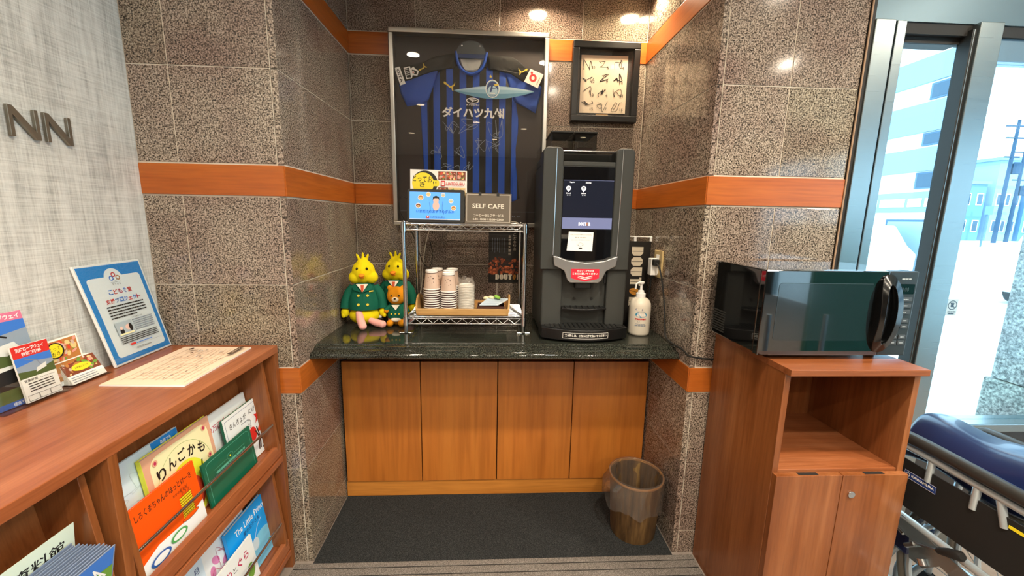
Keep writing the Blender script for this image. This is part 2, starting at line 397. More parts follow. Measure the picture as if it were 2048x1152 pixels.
for z0, z1 in BANDS:
    a, b = z0+0.004, z1-0.004; t = 0.003
    segs = [('band_wood_x', -0.46, 0.0, YF-t, YF+0.012), ('band_wood_x', XR, 1.937, YF-t, YF+0.012)]
    sidey = [('band_wood_y', -0.012, t, YF, 0.0), ('band_wood_y', XR-t, XR+0.012, YF, 0.0)]
    for m, xa, xb, ya, yb in segs+sidey+([('band_wood_x', t, XR-t, -t, 0.012)] if z0 > 0.9 else []):
        bx('trim_%d' % tn, m, xa, xb, ya, yb, a, b, bevel=0.001, kind='structure'); tn += 1
# wallpapered wall on the left, with the raised metal letters
bx('wall_left', 'wallpaper', -0.60, -0.46, -2.9, YF, 0, H, kind='structure')
bx('wall_lobby_left', 'room_brown', -3.0, -2.9, -7.5, -2.9, 0, H, kind='structure')
bx('wall_lobby_return', 'room_brown', -3.0, -0.60, -2.98, -2.9, 0, H, kind='structure')
bx('wall_lobby_rear', 'room_brown', -3.0, 6.1, -7.6, -7.5, 0, H, kind='structure')
fl = bx('floor', 'floor_tile', -3.0, 6.0, -7.5, -0.56, -0.08, 0.0, kind='structure')
bx('floor_niche', 'floor_tile', -0.1, 1.56, -0.56, 0.1, -0.08, 0.0, kind='structure')
bx('ceiling', 'plaster', -3.0, 6.1, -7.6, 0.1, CEIL, H+0.05, kind='structure')
# ------------------------------------------------------------------ glazed front on the right
bx('trim_20', 'seal', 1.937, 1.956, -0.700, -0.60, 0, 2.70, kind='structure')
bx('trim_21', 'beige_seal', 1.9375, 1.9425, -0.703, -0.70, 0, 2.70, kind='structure')
w1 = bx('window_1', 'brushed_steel', 1.956, 2.026, -0.705, -0.58, 0, 2.02, bevel=0.002, kind='structure')
bx('frame_dark_strip', 'seal', 2.026, 2.036, -0.680, -0.58, 0, 2.02, w1)
bx('jamb', 'brushed_steel', 2.036, 2.070, -0.700, -0.58, 0, 2.02, w1, bevel=0.002)
bx('bottom_rail', 'brushed_steel', 2.070, 2.299, -0.69, -0.60, 0, 0.10, w1, bevel=0.002)
bx('top_rail', 'seal', 2.070, 2.299, -0.67, -0.62, 1.965, 1.985, w1)
bx('pane', 'window_glass', 2.070, 2.299, -0.668, -0.664, 0.10, 1.965, w1)
w2 = bx('window_2', 'brushed_steel', 2.314, 2.398, -0.715, -0.662, 0, 2.02, bevel=0.002, kind='structure')
bx('frame_dark_strip', 'dark_grey', 2.300, 2.314, -0.705, -0.662, 0, 2.0, w2)  # added dark strip: dim reflection on the steel post's side, put into colour
bx('frame_bead', 'brushed_steel', 2.304, 2.307, -0.7065, -0.705, 0, 2.0, w2)
mat('rail_blue', '#7d97a8', 0.35, 0.7)
bx('top_rail', 'rail_blue', 2.398, 3.70, -0.68, -0.63, 1.913, 2.015, w2, bevel=0.002)
bx('middle_rail', 'brushed_steel', 2.398, 3.70, -0.70, -0.62, 0.525, 0.560, w2, bevel=0.003)
bx('kick_panel', 'room_dark', 2.398, 3.70, -0.67, -0.64, 0.06, 0.525, w2)
bx('bottom_rail', 'brushed_steel', 2.398, 3.70, -0.68, -0.62, 0.0, 0.06, w2)
bx('pane', 'window_glass', 2.398, 3.70, -0.658, -0.650, 0.560, 1.913, w2)
w3 = bx('window_3', 'brushed_steel', 3.70, 3.80, -0.715, -0.60, 0, 2.02, bevel=0.002, kind='structure')
bx('pane', 'window_glass', 3.80, 5.9, -0.658, -0.650, 0.06, 1.99, w3)
bx('bottom_rail', 'brushed_steel', 3.80, 5.9, -0.68, -0.62, 0, 0.06, w3)
bx('jamb', 'brushed_steel', 5.9, 6.0, -0.70, -0.60, 0, 2.02, w3)
mat('fascia_grey', '#6a808c', 0.35, 0.6)
tr = bx('trim_22', 'fascia_grey', 1.956, 6.0, -0.695, -0.56, 2.02, 2.70, kind='structure')
bx('lintel_groove', 'seal', 2.07, 6.0, -0.690, -0.60, 1.985, 2.02, tr)
bx('ceiling_niche', 'plaster', 0.0, XR, YF, 0.0, SOFF, SOFF+0.05, kind='structure')
# glazed side of the lobby on the right, out of view
w4 = bx('window_4', 'brushed_steel', 6.0, 6.1, -7.5, -7.2, 0, 2.70, kind='structure')
for k in range(4): bx('post', 'brushed_steel', 6.0, 6.1, -5.9+k*1.7, -5.8+k*1.7, 0, 2.4, w4)
bx('fascia', 'brushed_steel', 6.0, 6.1, -7.2, -0.56, 2.4, 2.70, w4)
bx('pane', 'window_glass', 6.04, 6.05, -7.2, -0.7, 0.0, 2.4, w4)
# sticker on the door glass: a no-hands pictogram
fr = Frame((2.462, -0.6602, 1.000), (1, 0, 0), (0, 0, 1))
mat('sticker_film', '#a8c4d4', 0.4); mat('ink_navy', '#33506a', 0.5)
st = tag(G().prism([(0, 0), (0.044, 0), (0.044, 0.066), (0, 0.066)], fr, 0, 0.0006).obj('door_sticker', 'sticker_film'), 'small pale blue prohibition sticker on the door glass', 'sticker')
p = Print(Frame(fr(0, 0, 0.0006), fr.ex, fr.ey)); p.ring(0.022, 0.042, 0.017, 0.017, 0.003, 'ink_navy'); p.line([(0.010, 0.054), (0.034, 0.030)], 0.003, 'ink_navy')
p.rrect(0.015, 0.034, 0.027, 0.044, 0.003, 'ink_navy'); [p.rect(0.0155+k*0.0031, 0.043, 0.0178+k*0.0031, 0.052, 'ink_navy') for k in range(4)]
p.micro(0.006, 0.038, 0.014, 0.004, 'ink_navy'); p.micro(0.010, 0.034, 0.006, 0.004, 'ink_navy'); p.end('pictogram', st)

# ------------------------------------------------------------------ outside
mat('street', '#c9cccd', 0.9); mat('pale_wall', '#eef2f4', 0.8); mat('band_blue', '#7a98ac', 0.7); mat('far_blue', '#5c86a8', 0.7)
mat('pole_grey', '#4c6880', 0.8); mat('car_white', '#eceef0', 0.3, coat=0.6); mat('car_glass', '#8ea6b8', 0.3); mat('window_dark', '#2c4a60', 0.2)
G().box(-20, 90, -0.56, 140, -0.22, -0.12).obj('ground', 'street', kind='structure')
G().box(6.1, 90, -60, -0.56, -0.22, -0.12).obj('ground_side', 'street', kind='structure')
b = thing('office_building', 'white office block with blue grey bands beyond the narrow glass pane', 'building', (14.5, 16, -0.12))
G().prism([(12.0, 7.55), (22.0, 16.6), (22.0, 40), (12.0, 40)], lambda a, b_, d: Vector((a, b_, d)), -0.12, 9.5).obj('wall', 'pale_wall', b)
for z0, z1 in ((5.0, 5.65), (3.75, 4.5), (2.75, 3.35), (1.70, 2.22), (6.3, 6.9), (7.6, 8.2)): bx('spandrel', 'band_blue', 11.93, 12.0, 7.5, 40, z0, z1, b)
for z0, z1 in ((2.3, 2.72), (3.4, 3.72), (4.55, 4.95)):
    for k in range(8): y = 7.75+k*2.0; f = bx('window', 'pole_grey', 11.96, 12.0, y, y+0.75, z0, z1, b); bx('pane', 'window_dark', 11.955, 11.96, y+0.05, y+0.7, z0+0.04, z1-0.04, f)
for k in range(6): y = 7.8+k*2.2; f = bx('shop_window', 'pole_grey', 11.95, 12.0, y, y+1.3, 0.0, 1.5, b); bx('pane', 'car_glass', 11.945, 11.95, y+0.06, y+1.24, 0.06, 1.44, f)
fr = Frame((11.925, 9.8, 1.83), (0, -1, 0), (0, 0, 1)); p = Print(fr, 0.004); p.micro(0, 1.9, 0, 0.22, 'white'); p.end('sign_lettering', b)
def car(loc, rotz, label, paint='car_white'):
    t = thing('car', label, 'car', loc, rotz, None)
    prof = [(-2.0, 0.25), (-2.02, 0.75), (-1.75, 0.95), (-1.35, 1.45), (0.55, 1.5), (1.1, 1.0), (1.95, 0.85), (2.05, 0.5), (2.0, 0.25)]
    M = WM[t.name]; R = lambda x, y, z: M @ Vector((x, y, z))
    fr_ = Frame(R(0, 0.85, 0), R(1, 0, 0)-R(0, 0, 0), (0, 0, 1)); G().prism(prof, fr_, 0, 1.7).obj('body', paint, t, bevel=0.06)
    for s_, d in ((0.0, 1.701), (-0.012, 0)):
        G().prism([(-1.45, 0.98), (-1.2, 1.38), (-0.3, 1.4), (-0.3, 0.98)], fr_, d+s_, d+s_+0.012).obj('window', 'car_glass', t)
        G().prism([(-0.2, 0.98), (-0.2, 1.4), (0.45, 1.4), (0.95, 0.98)], fr_, d+s_, d+s_+0.012).obj('window', 'car_glass', t)
    for x in (-1.3, 1.35):
        for y in (-0.87, 0.69):
            wv = G().tube([R(x, y, 0.31), R(x, y+0.18, 0.31)], 0.31, 24).obj('wheel', 'rubber', t, smooth=True)
            G().tube([R(x, y-0.006, 0.31), R(x, y+0.186, 0.31)], 0.18, 16).obj('hub', 'silver', wv, smooth=True)
    return t
car((12.5, 4.75, -0.12), math.radians(12), 'white car passing close beyond the door glass')
car((10.6, 9.6, -0.12), math.radians(88), 'white car parked before the shop windows of the office block')
def house(x, y, wx, wy, h, m, label, gable):
    t = thing('house', label, 'building', (x, y, -0.12))
    bx('wall', m, x-wx/2, x+wx/2, y-wy/2, y+wy/2, -0.12, h, t)
    if gable:
        fr_ = Frame((x, y-wy/2-0.2, h), (1, 0, 0), (0, 0, 1)); G().prism([(-wx/2-0.3, 0), (wx/2+0.3, 0), (0, wx*0.3)], fr_, -wy-0.4, 0).obj('roof', 'band_blue', t)
    else: bx('roof', 'band_blue', x-wx/2-0.2, x+wx/2+0.2, y-wy/2-0.2, y+wy/2+0.2, h, h+0.3, t)
    for k in range(3):
        for j in range(int(h//2.7)):
            xx = x-wx/2+wx*(k+0.3)/3.0; z = 0.8+j*2.7
            f = bx('window', 'pale_wall', xx, xx+wx*0.17, y-wy/2-0.05, y-wy/2, z, z+1.2, t); bx('pane', 'window_dark', xx+0.08, xx+wx*0.17-0.08, y-wy/2-0.06, y-wy/2-0.05, z+0.08, z+1.12, f)
mat('far_pale', '#86a6c0', 0.8); mat('pole_dark', '#23405a', 0.8)
house(49.2, 42, 4, 8, 5.6, 'far_blue', 'low pale blue house nearest the office block across the street', False)
house(53.6, 42, 3, 8, 8.0, 'far_pale', 'tall narrow pale house behind the utility pole', False)
house(57.2, 42, 3, 8, 6.6, 'far_blue', 'blue grey house with a flat roof down the street', False)
house(61.5, 42, 4, 8, 5.4, 'far_pale', 'pale gabled house farthest down the street', True)
def pole(x, y, h, label):
    t = thing('utility_pole', label, 'utility pole', (x, y, -0.12), 0, None)
    G().tube([(x, y, -0.12), (x, y, h)], [0.17, 0.11], 8).obj('shaft', 'pole_dark', t)
    for k, z in enumerate((h-0.6, h-1.6, h-3.2)): bx('crossarm', 'pole_dark', x-1.1+0.2*k, x+1.1-0.2*k, y-0.06, y+0.06, z, z+0.12, t)
    G().lathe([(0.3, 0), (0.3, 0.9)], (x+0.4, y-0.2, h-4.6), 10).obj('transformer', 'pole_dark', t)
pole(46.6, 33, 10.6, 'tall utility pole with cross arms before the pale houses')
pole(51.8, 36, 9.0, 'second utility pole farther down the street')
sg = thing('street_sign', 'thin roadside sign post at the far kerb', 'sign post', (36.5, 26, -0.12))
G().tube([(36.5, 26, -0.12), (36.5, 26, 2.6)], 0.06, 6).obj('post', 'pole_grey', sg); bx('plate', 'far_blue', 36.2, 36.8, 25.9, 25.94, 2.2, 2.8, sg)
pier = thing('stone_pier', 'rough granite pier with a projecting plinth outside the door glass', 'pier', (3.4, -0.45, -0.12))
bx('shaft', 'outdoor_granite', 3.15, 3.8, -0.58, -0.345, 0.62, 2.7, pier); bx('plinth', 'outdoor_granite', 3.13, 3.82, -0.59, -0.33, -0.12, 0.615, pier, bevel=0.006)
bs = thing('side_building', 'white block with blue bands outside the side glazing', 'building', (16, -4, -0.12))
bx('wall', 'pale_wall', 15, 18, -14, 4, -0.12, 9, bs)
for z0, z1 in ((1.2, 2.0), (3.0, 3.9), (5.0, 5.8)): bx('spandrel', 'band_blue', 14.93, 15, -14, 4, z0, z1, bs)

# ------------------------------------------------------------------ lobby behind the camera (seen in reflections)
tb = bx('reception_screen', 'teal_board', 3.62, 5.3, -3.45, -3.40, 0.0, 1.35, bevel=0.004); tag(tb, 'plain teal screen standing in the lobby behind the viewer', 'screen')
ct = thing('reception_counter', 'brown reception counter along the rear of the lobby', 'counter', (-0.5, -6.2, 0))
bx('body', 'room_dark', -2.0, 2.2, -6.6, -6.1, 0, 1.0, ct, bevel=0.004); bx('worktop', 'plaster', -2.05, 2.25, -6.65, -6.05, 1.0, 1.05, ct, bevel=0.004)
cb_ = thing('lobby_column', 'dark square column in the lobby', 'column', (2.6, -5.0, 0)); bx('shaft', 'room_dark', 2.35, 2.85, -5.25, -4.75, 0.08, CEIL, cb_, bevel=0.004); bx('base', 'dark_grey', 2.33, 2.87, -5.27, -4.73, 0, 0.08, cb_)
proto = None
mat('lamp_lens', '#fff4e0', 0.4, emit='#ffe6b8', es=14.0)
for i, (x, y, zc) in enumerate([(x, y, CEIL) for x, y in DOWN]+[(x, y, SOFF) for x, y in NICHE]):
    if proto is None:
        proto = thing('downlight', 'round recessed ceiling downlight', 'downlight', (x, y, zc), 0, 'recessed downlights in the lobby ceiling')
        G().lathe([(0.066, 0), (0.066, -0.004), (0.05, -0.006), (0.048, -0.001)], (0, 0, 0), 24).obj('trim_ring', 'white', proto, smooth=True, local=True)
        G().lathe([(0.048, -0.002), (0.03, -0.0035), (0.0, -0.004)], (0, 0, 0), 24).obj('lens', 'lamp_lens', proto, local=True)
    else: copy_tree(proto, None, (x, y, zc), 0, None if zc > 2.5 else 'round downlight in the low soffit above the niche, the %s one' % ('left' if x < 1.2 else 'right'))

# ------------------------------------------------------------------ floor coverings
c = bx('carpet_mat', 'dark_carpet', 0.004, XR-0.004, -0.712, -0.325, 0.0, 0.006, bevel=0.002); tag(c, 'dark charcoal carpet filling the floor of the niche', 'mat')
em = thing('entrance_mat', 'grey striped entrance mat with black ribs in front of the niche', 'mat', (0.7, -1.3, 0))
y = -0.716
g = G(); g.box(-0.06, 1.515, -1.65, -0.716, 0.0, 0.004).obj('rubber_backing', 'rubber', em)
for k in range(26):
    wd = 0.030 if k else 0.022
    bx('mat_strip', 'grey_carpet', -0.06, 1.515, y-wd, y-0.0, 0.004, 0.009, em, 0.0015); y -= wd+0.0055

# ------------------------------------------------------------------ counter in the niche
cw = tag(G().prism([(0.0, 0.800), (-0.605, 0.800), (-0.612, 0.806), (-0.612, 0.816), (-0.607, 0.823), (-0.597, 0.828), (-0.580, 0.830), (-0.573, 0.832), (-0.571, 0.838), (-0.560, 0.8385), (-0.553, 0.8405), (-0.551, 0.845), (0.0, 0.845)][::-1],
     lambda a, b, d: Vector((d, a, b)), 0.002, XR-0.002).obj('countertop', 'black_granite', smooth=True), 'polished dark granite countertop with a moulded edge spanning the niche', 'countertop')
cab = thing('base_cabinet', 'honey brown base cabinet with four flat doors under the granite counter', 'cabinet', (0.72, -0.17, 0))
bx('carcass', 'dark_gap', 0.004, XR-0.004, -0.312, -0.004, 0.0, 0.797, cab)
bx('top_rail', 'door_wood', 0.004, XR-0.004, -0.322, -0.312, 0.70, 0.797, cab, 0.001)
bx('plinth', 'base_wood', 0.004, XR-0.004, -0.325, -0.312, 0.006, 0.083, cab, 0.001)
for k in range(4):
    a = 0.008+k*0.357
    bx('door', 'door_wood', a+0.002, a+0.355, -0.332, -0.313, 0.088, 0.690, cab, 0.0012)
# ------------------------------------------------------------------ framed football shirt
rnd = random.Random(3)
sf = thing('framed_shirt', 'signed blue and black striped football shirt in a silver frame on the niche wall', 'framed shirt', (0.58, 0.0, 1.30))
X0, X1, Z0, Z1 = 0.199, 0.952, 1.300, 2.207; fw_ = 0.022
G().box(X0+0.004, X1-0.004, -0.012, -0.001, Z0+0.004, Z1-0.004).obj('backing_board', 'shirt_mount' if 'shirt_mount' in MAT else (mat('shirt_mount', '#3a3330', 0.8) and 'shirt_mount'), sf)
for nm, a, b, c_, d in (('frame_rail', X0, X1, Z1-fw_, Z1), ('frame_rail', X0, X1, Z0, Z0+fw_), ('frame_rail', X0, X0+fw_, Z0+fw_, Z1-fw_), ('frame_rail', X1-fw_, X1, Z0+fw_, Z1-fw_)):
    bx(nm, 'alu', a, b, -0.052, -0.001, c_, d, sf, 0.004)
bx('frame_glass', 'frame_glass', X0+fw_, X1-fw_, -0.047, -0.044, Z0+fw_, Z1-fw_, sf)
def wr_(x, z): return 0.0035*math.sin(x*23+z*17)*math.sin(z*11-x*9)+0.002*math.sin(x*61-z*43)
def cloth(name, outline, m, parent, y=-0.022, fold=1.0):
    # fill an outline (x, z) with rows between its left and right edge; the rim turns back to the board
    zs = [p[1] for p in outline]; z0, z1 = min(zs), max(zs); rows_ = []
    n = max(10, int((z1-z0)/0.012)); m_ = 28
    def span(z):
        xs = []
        for i in range(len(outline)):
            (xa, za), (xb, zb) = outline[i], outline[(i+1) % len(outline)]
            if (za-z)*(zb-z) <= 0 and za != zb: xs.append(xa+(xb-xa)*(z-za)/(zb-za))
        return (min(xs), max(xs)) if xs else (0, 0)
    for i in range(n+1):
        z = z0+(z1-z0)*(i/n); z = min(max(z, z0+1e-5), z1-1e-5); a, b = span(z)
        e = min(1, min(i, n-i)/2.0)
        row = []
        for k in range(m_+1):
            t = k/m_; ed = min(1, min(t, 1-t)*m_/1.5); x = a+(b-a)*t
            row.append(Vector((x, min(-0.0125, -0.0125+(y+0.0125)*min(e, ed)**0.6+fold*wr_(x, z)*min(e, ed)), z)))
        rows_.append(row)
    g = G(); g.sheet(rows_); return g.obj(name, m, parent, smooth=True)
def stripes():
    m = mat('shirt_stripes', rough=0.72, bump=(14, 0.9)); nt = m.node_tree; b = nt.nodes['Principled BSDF']
    g = nt.nodes.new('ShaderNodeNewGeometry'); sx = nt.nodes.new('ShaderNodeSeparateXYZ'); nt.links.new(g.outputs['Position'], sx.inputs[0])
    def M_(op, a, v1=None):
        n = nt.nodes.new('ShaderNodeMath'); n.operation = op
        nt.links.new(a, n.inputs[0])
        if v1 is not None: n.inputs[1].default_value = v1
        return n.outputs[0]
    u = M_('SUBTRACT', sx.outputs[0], 0.575-0.0157); u = M_('DIVIDE', u, 0.0633); u = M_('FRACT', u); u = M_('GREATER_THAN', u, 0.5)
    c = mix(nt, u, '#1b1812', '#1a4cac'); nt.links.new(c, b.inputs['Base Color'])
stripes()
cloth('rear_panel', [(0.335, 1.895), (0.40, 1.90), (0.40, 1.32), (0.343, 1.32), (0.347, 1.60)], 'shirt_stripes', sf, -0.016, 0.4)
cloth('rear_panel', [(0.74, 1.90), (0.80, 1.905), (0.817, 1.80), (0.803, 1.69), (0.806, 1.60), (0.828, 1.44), (0.76, 1.42)], 'shirt_stripes', sf, -0.016, 0.5)
cloth('torso', [(0.445, 2.06), (0.545, 2.03), (0.58, 2.012), (0.62, 2.03), (0.74, 2.06), (0.795, 1.93), (0.782, 1.80), (0.788, 1.62), (0.80, 1.43), (0.60, 1.415), (0.37, 1.40), (0.378, 1.62), (0.372, 1.80), (0.376, 1.91), (0.41, 2.0)], 'shirt_stripes', sf, -0.030)
cloth('sleeve', [(0.43, 2.05), (0.335, 2.003), (0.235, 1.972), (0.243, 1.927), (0.273, 1.869), (0.361, 1.886), (0.378, 1.905), (0.40, 1.96)], 'shirt_blue', sf, -0.028)
cloth('sleeve', [(0.74, 2.05), (0.80, 2.03), (0.925, 1.985), (0.924, 1.953), (0.897, 1.857), (0.809, 1.898), (0.792, 1.91), (0.76, 1.97)], 'shirt_blue', sf, -0.028)
cloth('shoulder_panel', [(0.512, 2.117), (0.468, 2.106), (0.393, 2.088), (0.362, 2.068), (0.227, 2.035), (0.238, 1.968), (0.335, 2.001), (0.43, 2.034), (0.505, 2.04)], 'shirt_black', sf, -0.034, 1.4)
cloth('shoulder_panel', [(0.655, 2.117), (0.77, 2.110), (0.812, 2.090), (0.855, 2.053), (0.930, 2.030), (0.926, 1.982), (0.84, 1.99), (0.75, 2.035), (0.66, 2.04)], 'shirt_black', sf, -0.034, 1.4)
cloth('neck_lining', [(0.520, 2.095), (0.645, 2.097), (0.628, 2.05), (0.605, 2.028), (0.58, 2.022), (0.555, 2.03), (0.535, 2.055)], 'shirt_lining', sf, -0.037, 0.8)
P_ = [(0.512, -0.036, 2.116), (0.519, -0.038, 2.07), (0.541, -0.039, 2.034), (0.582, -0.040, 2.017), (0.623, -0.039, 2.034), (0.645, -0.038, 2.07), (0.655, -0.036, 2.116)]
G().tube(cat(P_, 5), 0.0075, 8).obj('collar', 'shirt_blue', sf, smooth=True)
mat('neck_disc_grey', '#454b4e', 0.3); mat('neck_disc_blue', '#1c3464', 0.4)
fr = Frame((0.582, -0.0385, 2.105), (1, 0, 0), (0, 0, 1))
dk = G().prism([(0.069*math.cos(PI*k/24), 0.058*math.sin(PI*k/24)) for k in range(25)], fr, 0, 0.004).obj('neck_disc', 'neck_disc_grey', sf)
G().prism([(-0.069, 0.0), (-0.06, -0.018), (0.06, -0.018), (0.069, 0.0)], fr, 0, 0.003).obj('collar_stand', 'neck_disc_blue', sf)
for sx_ in (-0.042, 0.042): G().lathe([(0.005, 0), (0.004, 0.003), (0.0, 0.004)], (0, 0, 0), 12, Matrix.Translation(fr(sx_, 0.034, 0.004)) @ Matrix.Rotation(PI/2, 4, 'X')).obj('screw', 'chrome', dk, smooth=True)
mat('ink_yellow', '#e0c23c', 0.5); mat('ink_white', '#eeece6', 0.5); mat('ink_sky', '#8fb8cc', 0.5); mat('ink_sky2', '#5c93ae', 0.5); mat('ink_sky3', '#b4d0dc', 0.5)
mat('ink_ltgrey0', '#9aa4b0', 0.5); mat('ink_red', '#cf2a24', 0.5); mat('ink_navy2', '#203a78', 0.5); mat('ink_grey', '#7c8694', 0.5); mat('patch_cream', '#ead8cc', 0.5); mat('ink_black', '#161414', 0.5)
p = Print(Frame((0, -0.0405, 0), (1, 0, 0), (0, 0, 1)), 0)
lens = lambda zc, h0, h1: [(0.500+0.386*k/20, zc+(0.0065*k/20)+h0*math.sin(PI*k/20)) for k in range(21)] + [(0.886-0.386*k/20, zc+(0.0065*(1-k/20))-h1*math.sin(PI*k/20)) for k in range(1, 20)]
p.poly(lens(1.940, 0.025, 0.034), 'ink_sky2'); p.poly(lens(1.941, 0.024, 0.012), 'ink_sky'); p.poly(lens(1.944, 0.019, -0.004), 'ink_sky3')
p.ell(0.685, 1.955, 0.034, 0.041, 'ink_white'); p.ell(0.685, 1.955, 0.0305, 0.0375, 'ink_sky'); p.ell(0.685, 1.955, 0.027, 0.034, 'ink_navy2')
p.ell(0.685, 1.945, 0.024, 0.024, 'ink_sky3'); p.poly([(0.664, 1.976), (0.700, 1.980), (0.698, 1.972), (0.688, 1.970), (0.680, 1.940), (0.672, 1.940), (0.678, 1.968), (0.666, 1.968)], 'ink_navy2')
p.poly([(0.690, 1.974), (0.708, 1.980), (0.714, 1.972), (0.700, 1.966)], 'ink_yellow'); p.rect(0.678, 1.955, 0.700, 1.958, 'ink_navy2'); p.rect(0.674, 1.932, 0.697, 1.936, 'ink_white'); p.micro(0.668, 0.702, 1.925, 0.003, 'ink_navy2')
p.star(0.676, 2.009, 0.009, 'ink_yellow')
def cat_mark(a, b, s_, fl=1, rot=0):   # the leaping mark on chest and shoulders
    c_, q = math.cos(rot), math.sin(rot); T = lambda x, y: (a+fl*s_*(x*c_-y*q), b+s_*(x*q+y*c_))
    p.poly([T(*v) for v in ((-.5, .28), (-.45, .36), (-.3, .3), (-.1, .12), (.12, -.02), (.25, .1), (.36, .12), (.44, .3), (.48, .29), (.42, .04), (.3, -.03), (.3, -.3), (.36, -.36), (.22, -.34), (.16, -.12), (-.02, -.1), (-.25, .1), (-.42, .14))], 'ink_yellow')
cat_mark(0.480, 1.960, 0.056); cat_mark(0.357, 2.036, 0.040, 1, 1.1); cat_mark(0.828, 2.036, 0.046, -1, 0.1)
p.ell(0.590, 1.8985, 0.031, 0.0135, 'ink_white'); p.ell(0.590, 1.8985, 0.0265, 0.0100, 'shirt_black')
p.poly([(0.571, 1.905), (0.612, 1.9015), (0.583, 1.890), (0.588, 1.897)], 'ink_white'); p.line([(0.586, 1.897), (0.601, 1.900)], 0.0022, 'shirt_black')
p.text('KYUSHU', 0.561, 1.8755, 0.621, 1.8825, 'ink_white', 0, 0.02)
p.text('ダイハツ九州', 0.443, 1.819, 0.742, 1.867, 'ink_white', 0, 0.035)
for (a, b, w2_, h2_) in ((0.445, 1.74, 0.08, 0.07), (0.515, 1.735, 0.10, 0.08), (0.655, 1.735, 0.09, 0.08), (0.39, 1.62, 0.07, 0.07), (0.485, 1.63, 0.08, 0.08), (0.59, 1.65, 0.07, 0.08), (0.66, 1.66, 0.07, 0.07), (0.44, 1.555, 0.10, 0.05), (0.545, 1.56, 0.06, 0.06)):
    p.scribble(a, b, w2_, h2_, 'ink_ltgrey0', 0.0014, rnd, 11)
fo = -0.42
def rot_box(a, b, w2_, h2_, th, m): c_, q = math.cos(th), math.sin(th); p.poly([(a+x*c_-y*q, b+x*q+y*c_) for x, y in ((0, 0), (w2_, 0), (w2_, h2_), (0, h2_))], m)
p.poly([(0.225, 2.031), (0.248, 2.038), (0.274, 1.964), (0.249, 1.955)], 'ink_white'); p.text('OITA', 0.2315, 2.024, 0.2315+0.060, 2.024+0.0135, 'ink_black', -1.24, 0.02)
p.poly([(0.266, 2.033), (0.295, 2.041), (0.300, 2.030), (0.312, 2.040), (0.325, 2.028), (0.338, 2.022), (0.330, 2.000), (0.308, 2.002), (0.304, 1.988), (0.278, 1.984)], 'ink_white')
p.poly([(0.270, 2.029), (0.292, 2.035), (0.301, 1.992), (0.281, 1.989)], 'shirt_black'); [p.line([(0.272+0.002*k, 2.024-0.008*k), (0.291+0.002*k, 2.029-0.008*k)], 0.0018, 'ink_white') for k in range(4)]
p.poly([(0.305, 2.026), (0.320, 2.024), (0.330, 2.018), (0.326, 2.005), (0.308, 2.006)], 'shirt_black'); p.ell(0.311, 2.014, 0.006, 0.006, 'ink_white'); p.ell(0.311, 2.014, 0.0035, 0.0035, 'ink_red')
p.poly([(0.865, 2.049), (0.929, 2.025), (0.902, 1.963), (0.836, 1.991)], 'patch_cream'); p.ring(0.878, 2.008, 0.013, 0.013, 0.010, 'ink_red', rot=0); p.ell(0.872, 2.031, 0.006, 0.0055, 'ink_red')
p.text('OITA Bank', 0.899, 1.977, 0.935, 1.982, 'ink_black', 1.18, 0.01)
p.end('printed_marks', sf)
p = Print(Frame((0, -0.0125, 0), (1, 0, 0), (0, 0, 1))); p.line([(0.222, 1.372), (0.93, 1.378)], 0.001, 'ink_grey'); p.text('M 1.1   Vol. RL BT', 0.70, 1.350, 0.835, 1.358, 'ink_grey'); p.end('mount_print', sf)

# framed autograph board
af = thing('framed_autographs', 'black framed card of twelve marker autographs right of the shirt', 'picture', (1.232, 0, 1.82))
fr = Frame((1.069, -0.001, 1.822), (1, 0, 0.0), (0, 0, 1)); W_, H_ = 0.328, 0.364; t_ = 0.030
for a, b, c_, d in ((0, 0, W_, t_), (0, H_-t_, W_, H_), (0, t_, t_, H_-t_), (W_-t_, t_, W_, H_-t_)):
    G().prism([(a, b), (c_, b), (c_, d), (a, d)], fr, 0, 0.038).obj('frame_rail', 'frame_black', af, bevel=0.003)
mat('mount_dark', '#262422', 0.6); mat('card_cream', '#f4e0c4', 0.6)
G().prism([(t_, t_), (W_-t_, t_), (W_-t_, H_-t_), (t_, H_-t_)], fr, 0, 0.008).obj('mount', 'mount_dark', af)
G().prism([(0.046, 0.045), (0.276, 0.046), (0.276, 0.312), (0.046, 0.310)], fr, 0.008, 0.010).obj('autograph_card', 'card_cream', af)
G().prism([(0.130, 0.0305), (0.190, 0.0305), (0.190, 0.0405), (0.130, 0.0405)], fr, 0.008, 0.010).obj('name_plate', 'bamboo', af)
p = Print(Frame(fr(0, 0, 0.010), fr.ex, fr.ey))
for r_ in range(4):
    for c_ in range(3):
        a, b = 0.053+c_*0.075, 0.245-r_*0.064; p.scribble(a, b, 0.058, 0.052, 'ink_black', 0.0022 if (r_+c_) % 3 else 0.0034, rnd, 8)
        p.text(['20', '6', '4', '22', '9', '5', '18', '4', '11', '15', '7', '16'][r_*3+c_], a+0.045, b+0.004, a+0.062, b+0.018, 'ink_black', 0, 0, True)
p.end('autographs', af)
G().prism([(t_, t_), (W_-t_, t_), (W_-t_, H_-t_), (t_, H_-t_)], fr, 0.026, 0.028).obj('frame_glass', 'frame_glass', af)

